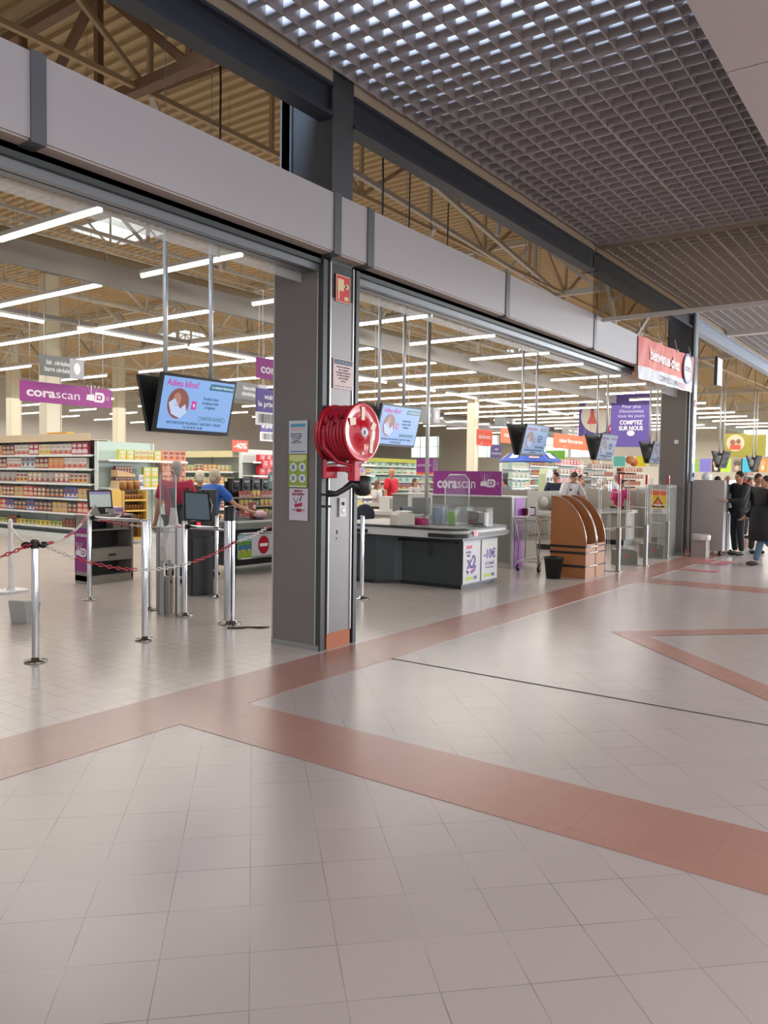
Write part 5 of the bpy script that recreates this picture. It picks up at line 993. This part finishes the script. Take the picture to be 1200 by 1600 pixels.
till(14.2, 8.3, 2.6, 'long beige checkout behind the parked cart', 'a29a8c'); till(16.9, 7.0, 2.4, 'beige checkout where the football shirt leans', 'a39b8e'); till(19.4, 6.6, 1.9, 'grey beige checkout behind the exit antennas', '9b958b')
till(22.6, 6.8, 2.6, 'checkout beside the pink waistcoated cashier', 'aaa69c'); till(26.2, 7.0, 2.6, 'checkout near the far pillar with a blue bottle pack', 'a5a096'); till(15.0, 11.35, 2.2, 'dark brown service desk in front of the man in the red polo shirt', '5a3226', mon=False, h=1.0, wd=.5, rz=-PI/2+.01)
p = at_y(832, 800, 6.9); b = B(); b.box(p.x-.26, p.x+.26, 6.9, 6.96, 0, 1.38, M('a39c8e', .5)); b.box(p.x+.22, p.x+.26, 6.96, 7.8, .3, 1.38, M('a39c8e', .5)); props(b.obj('till_screen_wall'), 'beige screen wall behind the parked cart', 'partition')
b = B(); b.box(20.9, 21.0, 6.0, 8.6, .1, 1.36, M('9f998c', .5)); b.box(18.4, 20.9, 8.6, 8.66, .1, 1.3, M('a59f92', .5)); props(b.obj('till_screen_wall'), 'long beige screen wall behind the exit antennas', 'partition')
b = B(); b.box(21.6, 22.1, 6.5, 7.0, 0, 1.42, M('c2c9cc', .4)); props(b.obj('cash_office_unit'), 'pale blue grey unit beside the pink waistcoat', 'cabinet')
b = B(); b.box(23.6, 24.6, 6.2, 6.9, .8, 1.5, M('d0d0cc', .4)); props(b.obj('register_housing'), 'white register housing next to the warning-sign booth', 'cash register')
for k in range(6): put('water_bottle', packet('2458a8', '3a78c8', .11, .32, .11, 'bottle'), (24.2+(k % 3)*.13, 6.3+(k//3)*.13, 1.5-.62), 0, 'blue water bottle on the checkout near the warning-sign booth', 'bottle', 'blue water bottles')
# parasol
p = at_y(828, 718, 10.9); t = thing('parasol', (p.x, 10.9, 0), 'blue lettered parasol open above the checkouts', 'parasol')
b = B(); n = 8; R_ = 1.05; vs = [(0, 0, 2.55)]
for ring_, (r_, z) in enumerate(((.35, 2.5), (.7, 2.36), (1.05, 2.14))): vs += [(r_*math.cos(k*PI/4+.2), r_*math.sin(k*PI/4+.2), z) for k in range(n)]
fs = [(0, 1+k, 1+(k+1) % n) for k in range(n)]
for q in range(2): fs += [(1+q*n+k, 1+(q+1)*n+k, 1+(q+1)*n+(k+1) % n, 1+q*n+(k+1) % n) for k in range(n)]
b.add(vs, fs, M('2450b0', .6)); b.obj('canopy', t)
b = B()
for k in range(n): a0 = (k+.5)*PI/4+.2; c = Vector((math.cos(a0), math.sin(a0), 0)); b.add([c*.86+Vector((-c.y*.16, c.x*.16, 2.235)), c*.86+Vector((c.y*.16, -c.x*.16, 2.235)), c*.66+Vector((c.y*.12, -c.x*.12, 2.40)), c*.66+Vector((-c.y*.12, c.x*.12, 2.40))], [(0, 1, 2, 3)], M('c9d4ea' if k % 2 else 'd8a8b8', .6))
b.obj('white_mark', t); b = B(); b.tube([(0, 0, .05), (0, 0, 2.6)], .02, WHITE); b.lathe([(.25, 0), (.25, .06), (.05, .1)], STEELG); b.obj('pole', t)
p = at_y(853, 760, 9.6); t = thing('display_totem', (p.x, 9.6, 0), 'white lime-edged display totem with dark labels beneath the parasol', 'display stand'); b = B(); b.prism([(-.3, 0), (.3, 0), (.3, 1.75), (.18, 1.92), (-.18, 1.92), (-.3, 1.75)], -.1, .1, M('b7bf96', .5), 'y'); b.prism([(-.26, .05), (.26, .05), (.26, 1.73), (.16, 1.87), (-.16, 1.87), (-.26, 1.73)], -.11, -.1, M('d0d0cc', .5), 'y'); b.obj('body', t)
rects(t, 'label', [(x, z, .16, .1, '4a4a4a') for x in (-.12, .12) for z in (1.1, 1.35, 1.6)], -.115)
b = B(); b.ball((18.9, 8.6, 1.02), (.2, .16, .15), M('d0cdc4', .6)); props(b.obj('plastic_bag'), 'white carrier bag on the beige checkout beside the totem', 'bag')
b = B(); b.ball((26.0, 6.9, 1.1), (.22, .2, .26), M('d2d0cc', .5)); props(b.obj('plastic_bag'), 'white carrier bag on the register housing near the booth', 'bag')
b = B(); b.prism([(-.13, .5), (.14, .47), (.17, .7), (.1, .98), (.05, 1.0), (.02, 1.2), (-.01, .98), (-.08, .95), (-.16, .72)], 8.0, 8.12, M('cfc6c2', .6), 'y'); b.v = [(x+6.62, y, z) for x, y, z in b.v]; props(b.obj('carrier_bag'), 'pale carrier bag hanging behind the clear security panel', 'bag')

# ================================================================ PEOPLE
J0 = dict(pel=(0, 0, .95), sp=(0, .01, 1.12), ch=(0, .01, 1.30), nk=(0, .02, 1.47), hd=(0, 0, 1.60),
    shL=(.195, .01, 1.44), elL=(.27, .03, 1.13), wrL=(.28, -.06, .89), shR=(-.195, .01, 1.44), elR=(-.27, .03, 1.13), wrR=(-.28, -.06, .89),
    hiL=(.09, 0, .90), knL=(.10, -.02, .50), anL=(.10, .03, .09), hiR=(-.09, 0, .90), knR=(-.10, -.02, .50), anR=(-.10, .03, .09))
def skinned(verts, edges, rad, mats=None, sub=1):
    me = bpy.data.meshes.new('skin'); me.from_pydata([tuple(v) for v in verts], edges, []); o = bpy.data.objects.new('skin', me); COL.objects.link(o)
    o.modifiers.new('s', 'SKIN'); m = o.modifiers.new('d', 'SUBSURF'); m.levels = sub; m.render_levels = sub
    sv = me.skin_vertices[0].data
    for i, r_ in enumerate(rad): sv[i].radius = r_ if isinstance(r_, tuple) else (r_, r_)
    sv[0].use_root = True
    dg = bpy.context.evaluated_depsgraph_get(); dg.update(); ev = o.evaluated_get(dg).to_mesh()
    vs = [v.co.copy() for v in ev.vertices]; fs = [tuple(p.vertices) for p in ev.polygons]
    o.evaluated_get(dg).to_mesh_clear(); bpy.data.objects.remove(o); bpy.data.meshes.remove(me); return vs, fs
def person(loc, rz, label, J=None, H=1.75, shirt='303030', pants='20222a', skin='b58468', hair='1f1a17', long_sleeve=False, bald=False, longhair=False, look=(0, 0), hem=0., fingers=False, build=1., group=None, shoes='151515', sub=1, lean=None):
    j = dict(J0); j.update(J or {}); k = H/1.75; V = {a: Vector(b)*k for a, b in j.items()}
    if lean:  # bend everything above the pelvis forward
        piv = V['pel']; R_ = Matrix.Rotation(lean, 3, 'X')
        for a in ('sp', 'ch', 'nk', 'hd', 'shL', 'shR'): V[a] = piv+R_@(V[a]-piv)
    t = thing('person', loc, label, 'person', group, rz=rz); sk = M(skin, .55)
    names = ['pel', 'sp', 'ch', 'nk', 'hd', 'shL', 'elL', 'wrL', 'shR', 'elR', 'wrR', 'hiL', 'knL', 'anL', 'hiR', 'knR', 'anR']
    R1 = [.11, .10, .11, .055, .06, .055, .04, .028, .055, .04, .028, .08, .055, .04, .08, .055, .04]
    ix = {n: i for i, n in enumerate(names)}; vv = [V[n] for n in names]; rr = [r_*k for r_ in R1]
    ed = [(0, 1), (1, 2), (2, 3), (3, 4), (2, 5), (5, 6), (6, 7), (2, 8), (8, 9), (9, 10), (0, 11), (11, 12), (12, 13), (0, 14), (14, 15), (15, 16)]
    for s_, w_ in (('L', 7), ('R', 10)):
        d = (V['wr'+s_]-V['el'+s_]).normalized(); pm = V['wr'+s_]+d*.06*k; vv.append(pm); rr.append(.034*k); pi_ = len(vv)-1; ed.append((w_, pi_))
        sd = 1 if s_ == 'L' else -1; side = d.cross(Vector((0, -1, 0)) if abs(d.y) < .8 else Vector((0, 0, 1))).normalized(); nrm = d.cross(side)
        curl = nrm*(-.02)
        if fingers:
            for q, ln in ((-.027, .075), (-.009, .085), (.009, .08), (.027, .062)):
                a = pm+d*.03*k+side*q*k; b1 = a+d*ln*.5*k+curl*.3; c1 = b1+d*ln*.4*k+curl*.9
                for pnt, r_ in ((a, .009), (b1, .0085), (c1, .007)): vv.append(pnt); rr.append(r_*k)
                n_ = len(vv); ed += [(pi_, n_-3), (n_-3, n_-2), (n_-2, n_-1)]
            a = pm-d*.02*k+side*(-.035)*k; c1 = a+d*.035*k-side*.02*k; c2 = c1+d*.03*k
            for pnt, r_ in ((a, .011), (c1, .009), (c2, .007)): vv.append(pnt); rr.append(r_*k)
            n_ = len(vv); ed += [(pi_, n_-3), (n_-3, n_-2), (n_-2, n_-1)]
        else:
            vv.append(pm+d*.07*k+curl); rr.append(.02*k); ed.append((pi_, len(vv)-1))
            vv.append(pm+d*.02*k-side*.05*k); rr.append(.011*k); ed.append((pi_, len(vv)-1))
    vs, fs = skinned(vv, ed, rr, sub=sub); b = B(); b.add(vs, fs, sk, True)
    hc = V['hd']+Vector((0, 0, .04*k)); HR = Matrix.Rotation(look[0], 3, 'Z')@Matrix.Rotation((lean or 0)+look[1], 3, 'X')
    hb = B(); r3 = (.075*k, .095*k, .118*k)
    hb.ball((0, 0, 0), r3, sk, 18, 12); hb.ball((0, -.02*k, -.06*k), (.055*k, .068*k, .06*k), sk, 14, 8)
    hb.ball((0, -.095*k, -.015*k), (.012*k, .018*k, .024*k), sk, 8, 6)
    for e in (-1, 1):
        hb.ball((e*.076*k, .008*k, -.005*k), (.01*k, .02*k, .03*k), sk, 8, 6); hb.ball((e*.03*k, -.085*k, .012*k), (.011*k, .007*k, .007*k), M('2a201c', .4), 8, 5); hb.ball((e*.03*k, -.088*k, .03*k), (.018*k, .005*k, .004*k), M(hair if not bald else '5a4a40', .7), 8, 4)
    hb.ball((0, -.086*k, -.058*k), (.024*k, .006*k, .006*k), M('8f4f48', .5), 8, 4)
    off = len(b.v)
    for m in hb.mats: b.mi(m)
    b.v += [tuple(hc+HR@Vector(v)) for v in hb.v]; b.f += [tuple(a+off for a in f) for f in hb.f]; b.m += [b.mi(hb.mats[i]) for i in hb.m]; b.sm += hb.sm
    b.obj('body', t)
    h = B(); hm_ = M(hair, .8, bump=.4, bscale=120)
    if not bald: h.ball((0, .018*k, .03*k), (.084*k, .098*k, .105*k), hm_, 16, 10); h.ball((0, .05*k, -.03*k), (.07*k, .06*k, .07*k), hm_, 12, 8)
    else: h.ball((0, .035*k, -.005*k), (.079*k, .078*k, .08*k), hm_, 14, 8)
    if longhair: h.ball((0, .07*k, -.12*k), (.075*k, .045*k, .16*k), hm_, 12, 8)
    h.v = [tuple(hc+HR@Vector(v)) for v in h.v]; h.obj('hair', t)
    # shirt
    g = .016*k; nm = ['ch', 'sp', 'pel', 'nk', 'shL', 'shR']; vv = [V[n] for n in nm]; vv[3] = V['ch'].lerp(V['nk'], .72); vv[2] = V['pel']+Vector((0, 0, -.09*k-hem)); rr = [.175*k*build, .15*k*build, .155*k*build, .08*k, .092*k, .092*k]
    ed = [(0, 1), (1, 2), (0, 3), (0, 4), (0, 5)]
    for s_, i0 in (('L', 4), ('R', 5)):
        if long_sleeve: vv += [V['el'+s_], V['wr'+s_]]; rr += [.068*k, .05*k]; n_ = len(vv); ed += [(i0, n_-2), (n_-2, n_-1)]
        else: vv += [V['sh'+s_].lerp(V['el'+s_], .75)]; rr += [.078*k]; ed += [(i0, len(vv)-1)]
    vs, fs = skinned(vv, ed, rr, sub=sub); b = B(); b.add(vs, fs, M(shirt, .8, bump=.2, bscale=14), True); b.obj('shirt' if not hem else 'jacket', t)
    nm = ['pel', 'hiL', 'knL', 'anL', 'hiR', 'knR', 'anR']; rr = [.125, .10, .075, .062, .10, .075, .062]
    vs, fs = skinned([V[n] for n in nm], [(0, 1), (1, 2), (2, 3), (0, 4), (4, 5), (5, 6)], [r_*k*(build if i == 0 else 1) for i, r_ in enumerate(rr)], sub=sub); b = B(); b.add(vs, fs, M(pants, .8, bump=.2, bscale=14), True); b.obj('trousers', t)
    for s_ in ('L', 'R'):
        a = V['an'+s_]; kn = V['kn'+s_]; b = B(); fz = a.z-.05*k
        b.ball((a.x, a.y-.06*k, max(.045, a.z-.045*k)), (.045*k, .135*k, .045*k), M(shoes, .5), 12, 8); b.obj('shoe', t)
    return t
def facing(x, y, tx, ty): return math.atan2(ty-y, tx-x)+PI/2
# man in black at the cash machine, hand to his face
person((18.6, 3.84, 0), -2.25, 'man dressed in black at the cash machine, hand raised to his face', dict(wrR=(-.10, -.22, 1.50), elR=(-.26, -.16, 1.28), wrL=(.10, -.36, 1.15), elL=(.24, -.12, 1.16)), H=1.82, shirt='121317', pants='141519', hair='15100e', long_sleeve=True, look=(.1, .2), fingers=True, sub=2)
person((19.35, 3.60, 0), -.9, 'man in a dark jacket waiting behind the man at the cash machine, head bent forward', None, H=1.78, shirt='17181b', pants='15171b', hair='3a302a', long_sleeve=True, look=(0, .35), skin='a87a62', sub=2, hem=.1)
pc = at_z(1192, 884)
coat_ = person((pc.x, pc.y, 0), -2.5, 'shopper in a long black coat and blue jeans striding past', dict(knL=(.10, -.10, .52), anL=(.10, -.20, .10), knR=(-.09, .08, .5), anR=(-.09, .40, .2), wrL=(.24, .2, .9), wrR=(-.22, -.28, .95), elR=(-.25, -.02, 1.12)), H=1.72, shirt='131416', pants='52697f', hair='241a16', long_sleeve=True, hem=.32, build=1.3, fingers=True, sub=2, skin='b58a70')
b = B(); b.lathe([(.20, 1.15), (.245, .98), (.265, .75), (.27, .50), (.26, .49), (.2, .8)], M('131416', .8, bump=.2, bscale=14), n=20); b.v = [(x*1.1, y*1.05-.0, z) for x, y, z in b.v]; b.obj('coat_skirt', coat_)
p = at_y(1161, 758, 5.2); person((24.2, 5.3, 0), -.8, 'man in a bright blue t-shirt beyond the cash machine', H=1.74, shirt='2f86c8', pants='3a3f4a', hair='8a7a6a')
person((24.4, 4.75, 0), -.8, 'person in an olive top standing next to the bright blue t-shirt', H=1.68, shirt='4a5a40', pants='30333a', hair='4a3a30')
person((21.5, 4.95, 0), 1.2, 'person with dark hair mostly hidden behind the cash machine', H=1.72, shirt='2a3a50', pants='30333a', hair='1a1a20')
# shoppers by the biscuits
p = at_y(275, 760, 9.3)
t = person((p.x, 9.3, 0), PI-.3, 'grey-haired shopper in a red top with a black backpack strap seen from behind', H=1.80, shirt='a82440', pants='1a1b1e', hair='a89f96', sub=2, build=1.1)
b = B(); b.tube([(.12, .17, 1.42), (.10, .19, 1.2), (.08, .18, .95)], .035, BLACK, 8); b.tube([(-.12, .17, 1.42), (-.10, .19, 1.2), (-.08, .18, .95)], .03, BLACK, 8); b.ball((.02, .16, 1.0), (.13, .06, .2), BLACK); b.obj('backpack_strap', t)
p = at_y(326, 765, 9.6); t = person((p.x, 9.6, 0), -2.3+PI+.6, 'man in a blue t-shirt and beige cap reaching towards the conveyor', dict(elR=(-.34, -.28, 1.18), wrR=(-.40, -.52, 1.08)), H=1.70, shirt='2a5cb0', pants='3a3a3a', hair='c0b49c', sub=2, lean=.2)
p = at_y(312, 745, 11.0); person((p.x, 11.0, 0), 2.6, 'shopper in dark clothes with white hair between the red top and the blue t-shirt', H=1.68, shirt='2a2a2c', pants='222428', hair='d8d0bc', long_sleeve=True)
# red polo man and the girls
p = at_y(612, 760, 12.0); person((p.x, 12.0, 0), .1, 'bald man in a red polo shirt standing at the service desk looking sideways', H=1.83, shirt='c41a2a', pants='20242c', hair='8a7a6c', bald=True, look=(-.7, 0), sub=2, build=1.05)
p = at_y(590, 770, 11.9); person((p.x, 11.9, 0), .3, 'girl with a red hairband beside the man in the red polo shirt', H=1.50, shirt='c9c4c0', pants='3a3f4a', hair='6a4a38', longhair=True, look=(.5, 0), sub=2)
b = B(); 
p = at_y(649, 765, 12.6); person((p.x, 12.6, 0), 0, 'girl in a pale grey t-shirt behind the cash register monitor', H=1.56, shirt='a8a4a4', pants='3a3f4a', hair='4a342a', longhair=True, sub=2)
p = at_y(790, 765, 12.5); person((14.6+6.5, 10.8, 0), 2.9, 'person in a grey shirt half hidden behind the purple lettered board', H=1.62, shirt='6a707c', pants='30333a', hair='3a302a')
# checkout people
p = at_y(893, 775, 7.6)
t = person((p.x, 7.75, 0), -.5, 'man in a white football shirt leaning forward over the leaflet rack side of the checkout', dict(elL=(.36, -.30, 1.05), wrL=(.22, -.50, .98), elR=(-.36, -.25, 1.05), wrR=(-.24, -.48, .98)), H=1.84, shirt='cfc9c8', pants='30333a', hair='4a3a30', lean=.45, look=(0, .25), sub=2, build=1.15, skin='c09078')
b = B(); b.ball((-.11, -.33, 1.36), (.032, .012, .032), M('2a2f4a', .6), 10, 6); b.obj('round_badge', t)
b = B(); b.tube([(.2, -.12, 1.36), (.27, -.2, 1.22), (.3, -.26, 1.12)], .018, M('d0607a', .6)); b.tube([(-.2, -.12, 1.36), (-.27, -.18, 1.22), (-.3, -.22, 1.12)], .018, M('d0607a', .6)); b.obj('pink_stripe', t)
p = at_y(868, 760, 9.0); person((p.x, 9.0, 0), -1.0, 'young dark-haired man in a navy shirt turned to the side below the parasol', H=1.78, shirt='23283a', pants='30333a', hair='15110f', look=(-.8, .2), sub=2)
p = at_y(910, 765, 8.6); person((p.x, 8.6, 0), 0, 'bald person behind the football shirt', H=1.58, shirt='c9b8a8', pants='3a3f4a', hair='a8826a', bald=True)
p = at_y(922, 755, 9.6); person((p.x, 9.9, 0), -.4, 'dark-haired man at the back of the checkouts', H=1.74, shirt='8a8f90', pants='30333a', hair='2a211d')
p = at_y(938, 765, 8.0); person((p.x, 8.0, 0), .2, 'white-haired woman in a white blouse at the checkout', H=1.62, shirt='d8d5d2', pants='5a5a60', hair='cfc4bc', look=(0, .3), sub=2)
p = at_y(963, 765, 9.0); person((p.x, 9.0, 0), PI-.4, 'man with short grey hair in a pale shirt seen from behind', H=1.78, shirt='b9bcbc', pants='3a3f4a', hair='7a746c', sub=2)
p = at_y(982, 775, 6.9); t = person((p.x, 7.2, 0), -.6, 'dark-haired cashier in a bright pink waistcoat bending over the till', dict(elL=(.30, -.2, 1.05), wrL=(.2, -.4, .95), elR=(-.3, -.2, 1.05), wrR=(-.2, -.4, .95)), H=1.62, shirt='c42a6a', pants='22242a', hair='3a2c26', lean=.3, look=(0, .2), sub=2)

# ================================================================ PIPES AND CABLES
for (q0, q1, z, m, r_, lb) in (((590, 598), (762, 588), 5.15, M('c9b260', .5), .02, 'thin yellow gas pipe over the aisle beyond the service pole'), ((832, 584), (918, 578), 5.3, M('c9b260', .5), .025, 'short yellow pipe above the third screens'), ((1086, 560), (1215, 612), 5.6, WHITE, .012, 'white cable stretched under the roof past the far pillar')):
    a, c = at_z(q0[0], q0[1], z), at_z(q1[0], q1[1], z); b = B(); b.tube([a, c], r_, m, 8); props(b.obj('roof_pipe'), lb, 'pipe')
for k, (px, py, Y) in enumerate(((343, 100, 7.2), (640, 250, 7.0), (700, 300, 7.0), (598, 262, 7.0))):
    p = at_y(px, py, Y); b = B(); b.tube([(p.x, Y, 4.2), (p.x+.02, Y, p.z-.2), (p.x, Y, min(p.z+.3, 7.5))], .012, BLACK, 6); props(b.obj('hanging_cable'), 'thin black cable hanging from the roof behind the fascia, '+ORD[k]+' from the scanner gate', 'cable', 'black cables behind the fascia')
